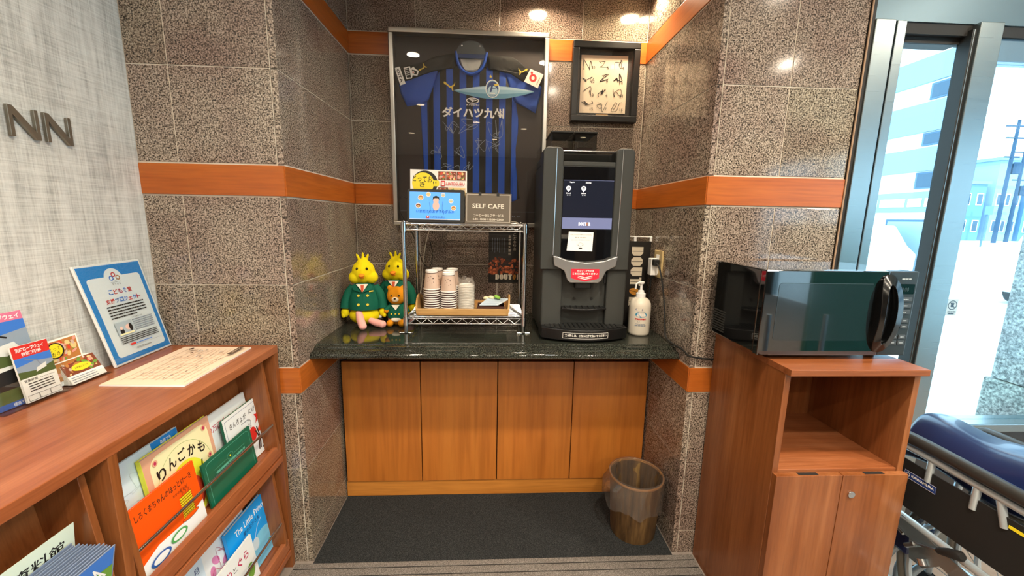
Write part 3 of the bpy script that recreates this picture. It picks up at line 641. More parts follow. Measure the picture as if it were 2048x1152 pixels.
# ------------------------------------------------------------------ posters behind the rack and machine
mat('poster_black', '#1c1917', 0.45); mat('bean1', '#8c4020', 0.35); mat('bean2', '#c86a3c', 0.35); mat('bean3', '#3c180c', 0.35); mat('logo_cream', '#ded2bc', 0.5); mat('logo_gold', '#c8862c', 0.5)
def heavy(p_, word, a, b, w2_, h2_, rot=0, gold=4, sc_=1.0):   # the logo: heavy capitals split by a thin vertical line, a bean for the second O
    c_, q = math.cos(rot), math.sin(rot); T = lambda x, y: (a+x*c_-y*q, b+x*q+y*c_); x = 0; L = w2_/len(word)
    for i, ch in enumerate(word):
        if i == gold:
            P = [T(x+L*0.45+L*0.36*math.cos(k*PI/8)+0.10*L*math.sin(k*PI/8), h2_*0.5+h2_*0.52*math.sin(k*PI/8)) for k in range(16)]; p_.poly(P, 'logo_gold'); p_.line([T(x+L*0.3, 0), T(x+L*0.6, h2_)], L*0.05, 'poster_black'); x += L; continue
        w3 = L*0.86
        o_ = {'D': [(0, 0), (.7, 0), (1, .2), (1, .8), (.7, 1), (0, 1)], 'O': [(0.3, 0), (.7, 0), (1, .2), (1, .8), (.7, 1), (.3, 1), (0, .8), (0, .2)], 'U': [(0.3, 0), (.7, 0), (1, .2), (1, 1), (0, 1), (0, .2)],
              'T': [(0.2, 0), (.8, 0), (.8, .8), (1, .8), (1, 1), (0, 1), (0, .8), (.2, .8)], 'R': [(0, 0), (1, 0), (1, .42), (.9, .52), (1, .62), (1, .85), (.8, 1), (0, 1)]}[ch]
        p_.poly([T(x+u*w3, v*h2_) for u, v in o_], 'logo_cream'); p_.line([T(x+w3*0.5, h2_*0.04), T(x+w3*0.5, h2_*0.96)], L*0.05, 'poster_black'); x += L
fr = Frame((0.673, -0.001, 1.008), (1, 0, 0), (0, 0, 1)); g_ = G().prism([(0, 0), (0.190, 0), (0.190, 0.272), (0, 0.272)], fr, 0, 0.002)
po = tag(g_.obj('coffee_poster', 'poster_black'), 'dark coffee poster with roasted beans on the stone wall behind the rack', 'poster')
p = Print(Frame(fr(0, 0, 0.002), fr.ex, fr.ey))
for k in range(150):
    a = rnd.uniform(0.004, 0.186); top = 0.095+0.07*(a/0.19)+0.02*math.sin(a*40); b = rnd.uniform(0.046, top); p.ell(a, b, 0.0085, 0.0055, rnd.choice(['bean1', 'bean2', 'bean3', 'bean1']), 8, rnd.uniform(0, PI)); p.d = 0.0002+k*2e-6
p.d = 0.0008
for i, ch in enumerate('こだわりの'): p.text(ch, 0.128, 0.246-i*0.019, 0.142, 0.260-i*0.019, 'logo_cream')
for i, ch in enumerate('本格炭火焙煎'): p.text(ch, 0.102, 0.236-i*0.018, 0.116, 0.250-i*0.018, 'logo_cream')
for k in range(6): p.line([(0.020+k*0.012, 0.235), (0.020+k*0.012, 0.165-0.006*(k % 2))], 0.0016, 'ink_grey')
heavy(p, 'DOUTOR', 0.036, 0.018, 0.135, 0.027); p.end('poster_print', po)
bn = thing('hanging_banner', 'narrow dark banner lettered down its length beside the coffee machine', 'banner', (1.36, -0.262, 0.845))
G().tube([(1.290, -0.262, 1.272), (1.432, -0.262, 1.270)], 0.0028, 8).obj('rod', 'white', bn, smooth=True)
for x in (1.352, 1.426): bx('clip', 'white', x-0.006, x+0.006, -0.266, -0.258, 1.250, 1.270, bn, 0.001)
fr = Frame((1.300, -0.262, 0.846), (1, 0, 0), (0, 0, 1)); bc = G().prism([(0, 0), (0.118, 0), (0.130, 0.404), (0, 0.404)], fr, -0.001, 0.001).obj('banner_cloth', 'poster_black', bn)
p = Print(Frame(fr(0, 0, 0.001), fr.ex, fr.ey)); heavy(p, 'DOUTOR', 0.040, 0.378, 0.285, 0.054, -PI/2); p.end('banner_lettering', bn)
# ------------------------------------------------------------------ wire rack on the counter
CT = 0.845
rk = thing('wire_rack', 'chrome two tier wire rack standing on the granite counter', 'rack', (0.576, -0.255, CT))
RX0, RX1, RY0, RY1 = 0.322, 0.830, -0.402, -0.110
for x in (RX0, RX1):
    for y in (RY0, RY1):
        ps = G().tube([(x, y, CT+0.004), (x, y, 1.322)], 0.0088, 12).obj('post', 'chrome', rk, smooth=True)
        G().tube([(x, y, 1.322), (x, y, 1.327)], [0.0088, 0.005], 12).obj('cap', 'chrome', ps, smooth=True)
        for z in (0.900, 1.302): G().tube([(x, y, z-0.018), (x, y, z+0.016)], [0.0125, 0.0115], 12).obj('collar', 'chrome', ps, smooth=True)
    G().tube([(x-0.028 if x < 0.5 else x-0.028, RY0, CT+0.003), (x+0.028, RY0, CT+0.003)], 0.0035, 8).obj('foot_bar', 'chrome', rk, smooth=True)
    G().tube([(x-0.028, RY1, CT+0.003), (x+0.028, RY1, CT+0.003)], 0.0035, 8).obj('foot_bar', 'chrome', rk, smooth=True)
for z in (0.912, 1.314):
    g = G()
    for y in (RY0, RY1):
        g.tube([(RX0+0.01, y, z), (RX1-0.01, y, z)], 0.0030, 8); g.tube([(RX0+0.01, y, z-0.024), (RX1-0.01, y, z-0.024)], 0.0030, 8)
        n = 19; L = RX1-RX0-0.03; g.tube([(RX0+0.015+L*k/n, y, z-0.002 if k % 2 else z-0.022) for k in range(n+1)], 0.0019, 6)
    for x in (RX0, RX1):
        g.tube([(x, RY0+0.01, z), (x, RY1-0.01, z)], 0.0030, 8); g.tube([(x, RY0+0.01, z-0.024), (x, RY1-0.01, z-0.024)], 0.0030, 8)
        n = 11; L = RY1-RY0-0.03; g.tube([(x, RY0+0.015+L*k/n, z-0.002 if k % 2 else z-0.022) for k in range(n+1)], 0.0019, 6)
    sh = g.obj('shelf_frame', 'chrome', rk, smooth=True)
    for k in range(14):
        y = RY0+0.02+(RY1-RY0-0.04)*k/13; G().tube([(RX0, y, z+0.0035), (RX1, y, z+0.0035)], 0.0017, 6).obj('shelf_wire', 'chrome', sh, smooth=True)
    for x in (0.49, 0.66): G().tube([(x, RY0, z-0.001), (x, RY1, z-0.001)], 0.002, 6).obj('cross_wire', 'chrome', sh, smooth=True)
S1, S2 = 0.9175, 1.3195
# bamboo tray
ty = thing('bamboo_tray', 'light bamboo tray with curved ends on the lower rack shelf', 'tray', (0.562, -0.265, S1))
TX0, TX1, TY0, TY1 = 0.366, 0.760, -0.372, -0.165
bx('base', 'bamboo', TX0, TX1, TY0+0.008, TY1-0.008, S1, S1+0.008, ty, 0.001)
bx('long_side', 'bamboo', TX0-0.002, TX1+0.002, TY0, TY0+0.008, S1, S1+0.030, ty, 0.0015); bx('long_side', 'bamboo', TX0-0.002, TX1+0.002, TY1-0.008, TY1, S1, S1+0.030, ty, 0.0015)
for sx_, x in ((-1, TX0), (1, TX1)):
    fr = Frame((x if sx_ > 0 else x, TY0, S1), (0, 1, 0), (0.16*sx_, 0, 1)); W_ = TY1-TY0
    g = G(); N_ = 14; top = lambda t: 0.030+0.048*math.sin(PI*t)**0.8
    lo = lambda t: 0.0 if not 0.25 < t < 0.75 else (0.034 if True else 0)
    P = [(0, 0), (W_, 0)]+[(W_*(1-k/N_), top(1-k/N_)) for k in range(N_+1)]
    g.prism(P, fr, -0.004, 0.004); g.obj('end_panel', 'bamboo', ty, bevel=0.0015)
# cups
mat('cup_cream', '#ceb4a2', 0.55); mat('cup_brown', '#3a1e1c', 0.5); mat('cup_white', '#f4f0ea', 0.5); mat('lid_white', '#eeeeea', 0.3)
def make_cup():
    t = thing('paper_cup', 'upside-down paper cup within a stack on the bamboo tray', 'cup', (0, 0, 0), 0, None)
    g = G(); g.lathe([(0.0352, 0.006), (0.0258, 0.078), (0.0265, 0.088), (0.0235, 0.088), (0.0230, 0.083), (0.0, 0.082)], (0, 0, 0), 24); b = g.obj('cup_wall', 'cup_cream', t, smooth=True, local=True)
    G().lathe([(0.0345, 0.0), (0.0362, 0.001), (0.0368, 0.003), (0.0362, 0.0052), (0.0352, 0.0056)], (0, 0, 0), 24).obj('rim', 'cup_white', t, smooth=True, local=True)
    G().lathe([(0.0356, 0.0056), (0.0349, 0.0112)], (0, 0, 0), 24).obj('rim_stripe', 'cup_brown', t, local=True)
    return t
def make_top_cup(loc, label, group=None):
    t = thing('paper_cup', label, 'cup', loc)
    X, Y, Z = loc
    G().lathe([(0.0352, 0.006), (0.0268, 0.072), (0.0266, 0.0735)], loc, 28).obj('cup_wall', 'cup_cream', t, smooth=True)
    G().lathe([(0.0267, 0.0735), (0.0265, 0.076)], loc, 28).obj('base_stripe', 'cup_brown', t)
    G().lathe([(0.0266, 0.076), (0.0268, 0.086), (0.0235, 0.086), (0.0230, 0.081), (0.0, 0.080)], loc, 28).obj('base_ring', 'cup_white', t, smooth=True)
    G().lathe([(0.0345, 0.0), (0.0362, 0.001), (0.0368, 0.003), (0.0362, 0.0055), (0.0352, 0.0062)], loc, 28).obj('rim', 'cup_white', t, smooth=True)
    # small printed motifs that follow the wall
    g = G(); g.use('cup_brown')
    for k, (dx, dz, s_) in enumerate(((-0.010, 0.056, 0.0022), (0.001, 0.060, 0.0016), (0.010, 0.052, 0.003), (-0.004, 0.046, 0.0016), (0.012, 0.036, 0.002), (-0.012, 0.038, 0.0014), (0.004, 0.032, 0.0014))):
        r_ = 0.0352-(dz-0.006)*0.0084/0.066+0.0003; yy = -math.sqrt(max(r_*r_-dx*dx, 0)); c0 = Vector((X+dx, Y+yy, Z+dz)); n_ = Vector((dx, yy, 0)).normalized(); tx = Vector((-n_.y, n_.x, 0))
        g.add([c0+tx*s_*math.cos(q*PI/3)+Vector((0, 0, s_*math.sin(q*PI/3))) for q in range(6)], [tuple(range(6))])
    g.obj('printed_motif', 'cup_brown', t)
    return t
ORD = 'first second third fourth fifth sixth seventh eighth ninth tenth eleventh twelfth thirteenth fourteenth fifteenth sixteenth seventeenth'.split()
rnd = random.Random(5); cupp = None; TB = S1+0.0085
where = [(0.424, -0.325, 'front left', 10), (0.498, -0.328, 'front second', 9), (0.421, -0.250, 'middle left', 9), (0.497, -0.253, 'middle second', 9), (0.424, -0.198, 'rear left', 0), (0.497, -0.200, 'rear second', 0)]
where[4] = (0.428, -0.203, 'rear left', 9); where[5] = (0.500, -0.203, 'rear second', 9)
where[2] = (0.412, -0.2635, 'middle left', 9); where[3] = (0.492, -0.2625, 'middle second', 9)
where = [(x, -0.330 if i < 2 else (-0.256 if i < 4 else -0.2035 + 0.0), n_, k_) for i, (x, y, n_, k_) in enumerate(where)]
where = where[:4] + [(x, -0.182, n_, k_) for x, _, n_, k_ in where[4:]]
for (x, y, nm, n_) in where:
    dz = 0.0102
    for k in range(n_):
        lab = '%s brown-rimmed cup from the bottom of the %s stack on the tray' % (ORD[k], nm)
        if cupp is None: cupp = make_cup(); c = cupp; c.location = (x, y, TB); c['label'] = lab
        else: c = copy_tree(cupp, None, (x+rnd.uniform(-.0003, .0003), y, TB+k*dz), 0, lab)
        c['group'] = 'nested cups of the %s stack' % nm
    tcp = make_top_cup((x, y, TB+n_*dz), 'topmost paper cup of the %s stack on the bamboo tray, base upward' % nm)
# lids in a plastic sleeve
lidp = None
for k in range(17):
    lab = '%s white cup lid from the bottom of the bagged stack' % ORD[k]
    if lidp is None:
        lidp = thing('cup_lid', lab, 'lid', (0.576, -0.325, TB), 0, 'white cup lids in the bagged stack')
        G().lathe([(0.0345, 0.0), (0.0362, 0.0015), (0.0355, 0.004), (0.033, 0.0055)], (0, 0, 0), 24).obj('rim', 'lid_white', lidp, smooth=True, local=True)
        G().lathe([(0.033, 0.0055), (0.0315, 0.0095), (0.029, 0.0095), (0.027, 0.006), (0.0, 0.006)], (0, 0, 0), 24).obj('dome', 'lid_white', lidp, smooth=True, local=True)
    else: copy_tree(lidp, None, (0.576+rnd.uniform(-.0006, .0006), -0.325, TB+k*0.0072), 0, lab)
rows_ = []
for i in range(17):
    z = TB+0.002+0.0095*i; row = []
    for k in range(33):
        a = 2*PI*k/32; r_ = 0.0378+0.0010*math.sin(a*9+i*1.3)+0.0007*math.sin(a*5-i)
        if i > 13: r_ *= 1-0.10*(i-13)*(0.7+0.3*math.sin(a*3)); z2 = z+0.006*math.sin(a*4)
        else: z2 = z
        row.append(Vector((0.576+r_*math.cos(a), -0.325+r_*math.sin(a), z2)))
    rows_.append(row)
glassm('bag_plastic', '#f4f2ee', 1.5, rough=0.15); milky('bag_plastic', 0.25)
tag(G().sheet(rows_).obj('lid_bag', 'bag_plastic', smooth=True), 'crumpled clear plastic sleeve around the stack of white lids', 'plastic bag')
# box of stirrers and sugar
mat('box_brown', '#4c2c22', 0.7, bump=(500, 0.8)); mat('sachet_blue', '#cfdde8', 0.5); mat('sachet_line', '#6c88a8', 0.5); mat('sachet_green', '#8cc048', 0.5); mat('sachet_cream', '#ddd8b4', 0.5)
bk = thing('condiment_box', 'open brown woven box for sugar sachets on the tray', 'box', (0.69, -0.32, TB))
BX0, BX1, BY0, BY1 = 0.626, 0.748, -0.358, -0.270
bx('base', 'box_brown', BX0, BX1, BY0, BY1, TB, TB+0.003, bk)
for a, b, c_, d in ((BX0, BX1, BY0, BY0+0.003), (BX0, BX1, BY1-0.003, BY1), (BX0, BX0+0.003, BY0+0.003, BY1-0.003), (BX1-0.003, BX1, BY0+0.003, BY1-0.003)):
    bx('side', 'box_brown', a, b, c_, d, TB+0.003, TB+0.030, bk, 0.001)
for k in range(9):
    th = 0.10+0.05*k+rnd.uniform(-0.02, 0.02); L = 0.085+0.002*k; o_ = Vector((0.636+0.004*k, -0.350+0.006*k, TB+0.034+0.0022*k))
    fr = Frame(o_, (math.cos(-0.25+th*0.3), math.sin(-0.05+0.02*k), 0.02-0.03*k*0.2), (0.1, 0.9, 0.15))
    t = tag(G().prism([(0, 0), (L, 0), (L, 0.013), (0, 0.013)], fr, -0.001, 0.0012).obj('sugar_stick', 'sachet_blue', bevel=0.0006), 'pale blue and white paper sugar stick heaped in the brown box', 'sugar stick', 'sugar sticks in the brown box')
    p = Print(Frame(fr(0, 0, 0.0012), fr.ex, fr.ey)); p.rect(0.004, 0.004, L-0.01, 0.0065, 'sachet_line'); p.end('stripe', t)
for k, (x, y, m, lb) in enumerate(((0.716, -0.300, 'sachet_green', 'green sachet on top of the condiment box'), (0.690, -0.288, 'sachet_cream', 'cream sachet lying behind the sugar sticks'), (0.665, -0.285, 'sachet_cream', 'cream sachet at the left behind the sugar sticks'))):
    tag(G().ell((x, y, TB+0.062-0.004*k), (0.016, 0.012, 0.008), Matrix.Rotation(0.4-0.2*k, 3, 'Y')).obj('sachet', m, smooth=True), lb, 'sachet')

# ------------------------------------------------------------------ things on top of the rack
mat('screen_blue', '#4e9ae8', 0.3, emit='#58a6f0', es=0.55); mat('food1', '#b87a3c', 0.5); mat('food2', '#d8482c', 0.5); mat('food3', '#e8c888', 0.5); mat('food4', '#7c3c24', 0.5); mat('food5', '#e89c8c', 0.5); mat('leaf_green', '#6c9a3c', 0.5)
mat('ink_blue', '#1e6fd0', 0.5); mat('skin_print', '#e4c4b8', 0.5); mat('yellow', '#f2dc28', 0.45); mat('orange_book', '#f0560c', 0.35)
tl = thing('tablet', 'black tablet showing a bright blue page on top of the rack', 'tablet', (0.45, -0.35, S2))
L_ = math.radians(8)
fr = Frame((0.330, -0.372, S2+0.002), (1, 0.0, -0.004), (0, math.sin(L_), math.cos(L_)))
G().prism([(0.006, 0), (0.236, 0), (0.242, 0.006), (0.242, 0.134), (0.236, 0.140), (0.006, 0.140), (0, 0.134), (0, 0.006)], fr, -0.010, 0).obj('case', 'black_plastic', tl, bevel=0.002)
G().prism([(0.012, 0.012), (0.224, 0.012), (0.224, 0.128), (0.012, 0.128)], fr, 0, 0.0005).obj('screen', 'screen_blue', tl)
G().prism([(0.03, 0), (0.21, 0), (0.21, 0.006), (0.03, 0.006)], fr, -0.05, -0.010).obj('stand', 'black_plastic', tl)
p = Print(Frame(fr(0, 0, 0.0005), fr.ex, fr.ey))
for a, b, r_, m in ((0.058, 0.104, 0.012, 'food1'), (0.090, 0.118, 0.010, 'food3'), (0.048, 0.070, 0.011, 'food4'), (0.152, 0.116, 0.009, 'ink_sky3'), (0.185, 0.092, 0.010, 'ink_sky3'), (0.196, 0.062, 0.011, 'food1')):
    p.ell(a, b, r_, r_, 'white'); p.ell(a, b, r_*0.85, r_*0.7, m); p.ell(a, b-0.002, r_*0.6, r_*0.3, 'food3')
p.ell(0.122, 0.070, 0.014, 0.020, 'skin_print'); p.ell(0.122, 0.094, 0.012, 0.015, 'skin_print'); p.poly([(0.108, 0.094), (0.110, 0.108), (0.122, 0.113), (0.134, 0.108), (0.137, 0.094), (0.130, 0.102), (0.116, 0.102)], 'ink_black')
p.text('いまだけのおすすめグルメ', 0.040, 0.040, 0.198, 0.054, 'ink_blue', 0, 0.02); p.line([(0.095, 0.085), (0.098, 0.055), (0.090, 0.036)], 0.001, 'ink_navy2', 3); p.line([(0.150, 0.088), (0.148, 0.058), (0.156, 0.034)], 0.001, 'ink_navy2', 3)
p.rect(0.082, 0.018, 0.094, 0.029, 'ink_red'); p.rect(0.085, 0.021, 0.091, 0.026, 'white'); p.text('HATEGURU', 0.099, 0.019, 0.160, 0.026, 'ink_navy2'); p.rect(0.012, 0.012, 0.224, 0.015, 'white'); p.end('screen_page', tl)
mat('sign_taupe', '#675c4e', 0.45)
cs = thing('cafe_sign', 'taupe sign lettered SELF CAFE standing at the right of the tablet', 'sign', (0.67, -0.35, S2))
fr = Frame((0.575, -0.372, S2+0.0002), (1, 0, -0.012), (0, 0.12, 1)); G().prism([(0, 0), (0.196, 0), (0.196, 0.130), (0, 0.130)], fr, -0.004, 0).obj('board', 'sign_taupe', cs, bevel=0.001)
G().prism([(0.02, 0), (0.17, 0), (0.17, 0.004), (0.02, 0.004)], fr, -0.045, -0.004).obj('foot', 'sign_taupe', cs)
for a in (0.062, 0.138): G().prism([(a-0.006, 0.119), (a+0.006, 0.119), (a+0.006, 0.134), (a-0.006, 0.134)], fr, -0.005, 0.002).obj('clip', 'black_plastic', cs)
p = Print(Frame(fr(0, 0, 0), fr.ex, fr.ey)); mat('ink_cream', '#e8e0d0', 0.5)
for q in (((0.006, 0.010), (0.190, 0.010)), ((0.006, 0.124), (0.190, 0.124)), ((0.0066, 0.010), (0.0066, 0.124)), ((0.1894, 0.010), (0.1894, 0.124))): p.line(list(q), 0.0013, 'ink_cream')
p.text('SELF CAFE', 0.030, 0.066, 0.164, 0.085, 'ink_cream', 0, 0.02); p.text('コーヒーセルフサービス', 0.034, 0.031, 0.162, 0.043, 'ink_cream', 0, 0.015); p.text('6:30~10:00 / 15:00~22:00', 0.032, 0.016, 0.162, 0.024, 'ink_cream', 0, 0.025); p.end('lettering', cs)
pa = thing('food_leaflet', 'landscape food leaflet with a yellow round title propped behind the tablet', 'leaflet', (0.46, -0.33, S2))
fr = Frame((0.340, -0.345, S2+0.0002), (1, 0, -0.002), (0, 0.10, 1)); G().prism([(0, 0), (0.240, 0), (0.240, 0.222), (0.0, 0.224)], fr, -0.0015, 0).obj('sheet', 'paper', pa)
p = Print(Frame(fr(0, 0, 0), fr.ex, fr.ey))
p.ell(0.062, 0.168, 0.054, 0.052, 'ink_black', 30); p.ell(0.054, 0.166, 0.046, 0.046, 'yellow', 30); p.rrect(0.088, 0.155, 0.122, 0.180, 0.006, 'yellow')
p.text('とってお', 0.010, 0.175, 0.092, 0.200, 'ink_black', -0.06, 0.01); p.text('き', 0.040, 0.150, 0.062, 0.172, 'ink_black', 0, 0.01); p.text('!!', 0.096, 0.158, 0.110, 0.176, 'ink_black')
def food(p_, a0, b0, a1, b1, seed, n=26):
    r_ = random.Random(seed); p_.rect(a0, b0, a1, b1, r_.choice(['food4', 'food1', 'food3'])); m = min(a1-a0, b1-b0)
    for k in range(n):
        rr = r_.uniform(0.06, 0.2)*m; a = r_.uniform(a0+rr, a1-rr); b = r_.uniform(b0+rr, b1-rr); p_.ell(a, b, rr, rr*r_.uniform(0.4, 0.9), r_.choice(['food1', 'food2', 'food3', 'food4', 'food5', 'food5', 'leaf_green', 'cup_cream']), 9, r_.uniform(0, 3)); p_.d -= 0.00010
    p_.d += 0.0004
food(p, 0.118, 0.182, 0.150, 0.218, 1); food(p, 0.152, 0.182, 0.195, 0.218, 2); food(p, 0.197, 0.182, 0.234, 0.218, 3); food(p, 0.118, 0.110, 0.160, 0.150, 4); food(p, 0.162, 0.110, 0.234, 0.150, 5)
p.rect(0.130, 0.156, 0.148, 0.178, 'ink_red'); p.rect(0.134, 0.160, 0.144, 0.174, 'paper'); p.rect(0.1375, 0.165, 0.1405, 0.174, 'ink_red'); p.text('HATEGURU', 0.153, 0.158, 0.230, 0.172, 'ink_red', 0, 0.01); p.end('leaflet_print', pa)
cbl = thing('tablet_cable', 'thin black cable looping from the tablet down behind the rack', 'cable', (0.31, -0.33, 1.0))
G().tube(cat([(0.332, -0.36, 1.42), (0.305, -0.36, 1.425), (0.295, -0.34, 1.37), (0.30, -0.28, 1.33), (0.31, -0.10, 1.24), (0.34, -0.06, 1.12), (0.37, -0.04, 1.09), (0.385, -0.03, 1.15), (0.37, -0.02, 1.24)], 6), 0.0020, 6).obj('cord', 'rubber', cbl, smooth=True)
wc = thing('white_cable', 'white cable hanging from the rack top down the stone wall', 'cable', (0.36, -0.05, 0.9))
mat('cable_white', '#c8c0b0', 0.5)
G().tube(cat([(0.80, -0.33, S2+0.006), (0.77, -0.26, S2+0.010), (0.60, -0.20, S2+0.008), (0.42, -0.12, S2+0.008), (0.375, -0.07, 1.27), (0.345, -0.04, 1.16), (0.330, -0.03, 1.02), (0.335, -0.03, CT+0.005), (0.60, -0.03, CT+0.004), (0.88, -0.035, CT+0.004)], 6), 0.0026, 6).obj('cord', 'cable_white', wc, smooth=True)

# ------------------------------------------------------------------ coffee machine
cm = thing('coffee_machine', 'tall charcoal bean-to-cup coffee machine with a dark touch screen', 'coffee machine', (1.075, -0.29, CT))
G().box(0.900, 1.258, -0.425, -0.075, CT+0.012, 1.575).obj('body', 'charcoal', cm, bevel=0.008, seg=3)
G().box(0.902, 1.256, -0.40, -0.075, 1.575, 1.612).obj('rear_top', 'charcoal', cm, bevel=0.006)
for x in (0.93, 1.22):
    for y in (-0.40, -0.12): G().tube([(x, y, CT), (x, y, CT+0.014)], 0.018, 12).obj('foot', 'rubber', cm)
def col(xa, xb):
    n = 8; w_ = xb-xa; rr = 0.020
    P = [(xa, 1.14), (xb, 1.14), (xb, 1.625-rr)]+[(xb-rr+rr*math.cos(PI/2*k/n), 1.625-rr+rr*math.sin(PI/2*k/n)) for k in range(1, n+1)]+[(xa+rr-rr*math.sin(PI/2*k/n), 1.625-rr+rr*math.cos(PI/2*k/n)) for k in range(0, n+1)]
    return P
fr = Frame((0, -0.425, 0), (1, 0, 0), (0, 0, 1))
# side columns run the whole height; the upper ones stand proud
for xa, xb, ch in ((0.889, 0.969, 0.942), (1.180, 1.256, 1.207)):
    cc = G().prism(col(xa, xb), fr, -0.04, 0.045).obj('front_column', 'charcoal', cm, bevel=0.004, seg=3)
    G().tube([(ch, -0.4712, 1.618), (ch-0.001 if ch < 1 else ch-0.001, -0.4712, 1.40), (ch-0.002, -0.4712, 1.20)], 0.0022, 8).obj('chrome_strip', 'chrome', cc, smooth=True)
for xa, xb in ((0.900, 0.985), (1.175, 1.258)): G().box(xa, xb, -0.452, -0.42, 0.885, 1.145).obj('lower_column', 'charcoal', cm, bevel=0.006)
G().box(0.969, 1.180, -0.465, -0.40, 1.555, 1.572).obj('cross_bar', 'charcoal', cm, bevel=0.002)
G().box(0.969, 1.180, -0.463, -0.40, 1.14, 1.556).obj('screen_housing', 'charcoal', cm)
sc_o = G().prism([(0.972, 1.19), (1.00, 1.178), (1.075, 1.172), (1.15, 1.178), (1.178, 1.19), (1.178, 1.552), (0.972, 1.552)], Frame((0, -0.463, 0), (1, 0, 0), (0, 0, 1)), 0, 0.003).obj('touch_screen', 'screen_black', cm)
mat('lcd_glow', '#15171c', 0.15, emit='#2c3450', es=0.25); mat('lcd_white', '#ffffff', 0.4, emit='#e8f0ff', es=0.7); mat('lcd_line', '#6a74a0', 0.4, emit='#6a74a0', es=0.25)
fr = Frame((0.972, -0.466, 1.172), (1, 0, 0), (0, 0, 1)); p = Print(fr)
p.rect(0.001, 0.135, 0.205, 0.328, 'lcd_glow'); p.rect(0.001, 0.327, 0.205, 0.3285, 'lcd_line'); p.rect(0.001, 0.135, 0.205, 0.180, 'lcd_line')
for a in (0.022, 0.083):
    p.ell(a, 0.296, 0.010, 0.009, 'lcd_white'); p.poly([(a-0.009, 0.292), (a, 0.281), (a+0.009, 0.292)], 'lcd_white'); p.ell(a, 0.296, 0.0062, 0.0045, 'screen_black'); p.ell(a+0.001, 0.296, 0.003, 0.002, 'lcd_white')
    p.text('Blend', a-0.009, 0.274, a+0.009, 0.279, 'lcd_white'); p.text('S / M', a-0.006, 0.267, a+0.008, 0.271, 'lcd_white')
p.text('Regular', 0.026, 0.316, 0.046, 0.322, 'lcd_white', 0, 0.02); p.text('American', 0.090, 0.316, 0.112, 0.322, 'lcd_white', 0, 0.02)
for i, ch in enumerate('DOUTOR'): p.text(ch, 0.068+i*0.0082, 0.148, 0.0752+i*0.0082, 0.162, 'lcd_white' if i != 4 else 'logo_gold', 0, 0.07)
p.end('screen_page', sc_o)
nt_ = tag(G().prism([(0.024, 0.046), (0.130, 0.044), (0.132, 0.122), (0.030, 0.124)], fr, 0.0004, 0.0012).obj('notice_card', 'white'), 'white notice card stuck on the screen of the coffee machine', 'notice')
p = Print(Frame(fr(0, 0, 0.0012), fr.ex, fr.ey)); p.text('取り消しができないので一度押すとキャンセルできません', 0.038, 0.109, 0.124, 0.1135, 'ink_black'); p.text('取り消しが出る場合は', 0.058, 0.098, 0.104, 0.1025, 'ink_black'); p.text('お近くのスタッフまでお声がけくださいませ', 0.042, 0.088, 0.118, 0.092, 'ink_black')
p.ring(0.080, 0.072, 0.009, 0.007, 0.0008, 'ink_grey', 14); p.line([(0.064, 0.073), (0.071, 0.068), (0.076, 0.066)], 0.0008, 'ink_grey'); p.line([(0.096, 0.073), (0.089, 0.068), (0.085, 0.066)], 0.0008, 'ink_grey'); p.poly([(0.075, 0.060), (0.086, 0.060), (0.088, 0.054), (0.073, 0.054)], 'ink_black'); p.end('notice_print', nt_)
# silver chin with the red label
g = G(); fr2 = Frame((0, -0.466, 0), (1, 0, 0), (0, 0, 1))
g.prism([(0.938, 1.198), (0.944, 1.158), (0.985, 1.138), (1.000, 1.098), (1.012, 1.088), (1.128, 1.088), (1.142, 1.098), (1.160, 1.138), (1.199, 1.158), (1.206, 1.200), (1.190, 1.196), (1.150, 1.180), (1.075, 1.172), (1.000, 1.180), (0.955, 1.196)], fr2, -0.006, 0.024)
chn = g.obj('spout_cover', 'silver', cm, bevel=0.004, seg=3)
p = Print(Frame((0, -0.4902, 0), (1, 0, 0), (0, 0, 1))); mat('label_red', '#d8243c', 0.4)
p.poly([(1.014, 1.146), (1.130, 1.146), (1.130, 1.108), (1.118, 1.104), (1.072, 1.094), (1.026, 1.104), (1.014, 1.108)], 'label_red'); p.text('カップ・グラスは', 1.038, 1.133, 1.108, 1.142, 'white', 0, 0.03); p.text('こちらに置いてください', 1.020, 1.1215, 1.124, 1.1305, 'white', 0, 0.03)
for b in (1.113, 1.1065): p.line([(1.042, b+0.004), (1.072, b-0.003), (1.102, b+0.004)], 0.0028, 'white')
p.end('red_label', chn)
g = G(); g.box(1.035, 1.105, -0.478, -0.440, 1.060, 1.090).obj('spout', 'black_plastic', cm, bevel=0.006)
sl = G().tube([(1.160, -0.470, 1.125), (1.160, -0.472, 1.085)], [0.006, 0.005], 10).obj('steam_tube', 'black_plastic', cm, smooth=True)
G().prism([(0.985+0.190*k/14, -0.468-0.024*math.sin(PI*k/14)) for k in range(15)]+[(1.175, -0.425), (0.985, -0.425)], lambda a, b, d: Vector((a, b, 0.970+d)), 0, 0.008).obj('cup_shelf', 'black_plastic', cm, bevel=0.002)
for k in range(7): bx('shelf_rib', 'dark_grey', 1.00+k*0.025, 1.004+k*0.025, -0.480, -0.430, 0.978, 0.981, cm)
for x in (1.045, 1.120): G().tube([(x, -0.4255, 1.010), (x, -0.428, 1.010)], 0.006, 12).obj('screw_cap', 'black_plastic', cm)
N_ = 20
P = [(0.898+0.362*k/N_, -0.492-0.054*math.sin(PI*k/N_)**0.85) for k in range(N_+1)]+[(1.262, -0.40), (0.896, -0.40)]
dt = G().prism(P, lambda a, b, d: Vector((a, b, CT+0.010+d)), 0, 0.046).obj('drip_tray', 'black_plastic', cm, bevel=0.003)
P2 = [(0.915+0.328*k/N_, -0.484-0.048*math.sin(PI*k/N_)**0.85) for k in range(N_+1)]+[(1.243, -0.43), (0.915, -0.43)]
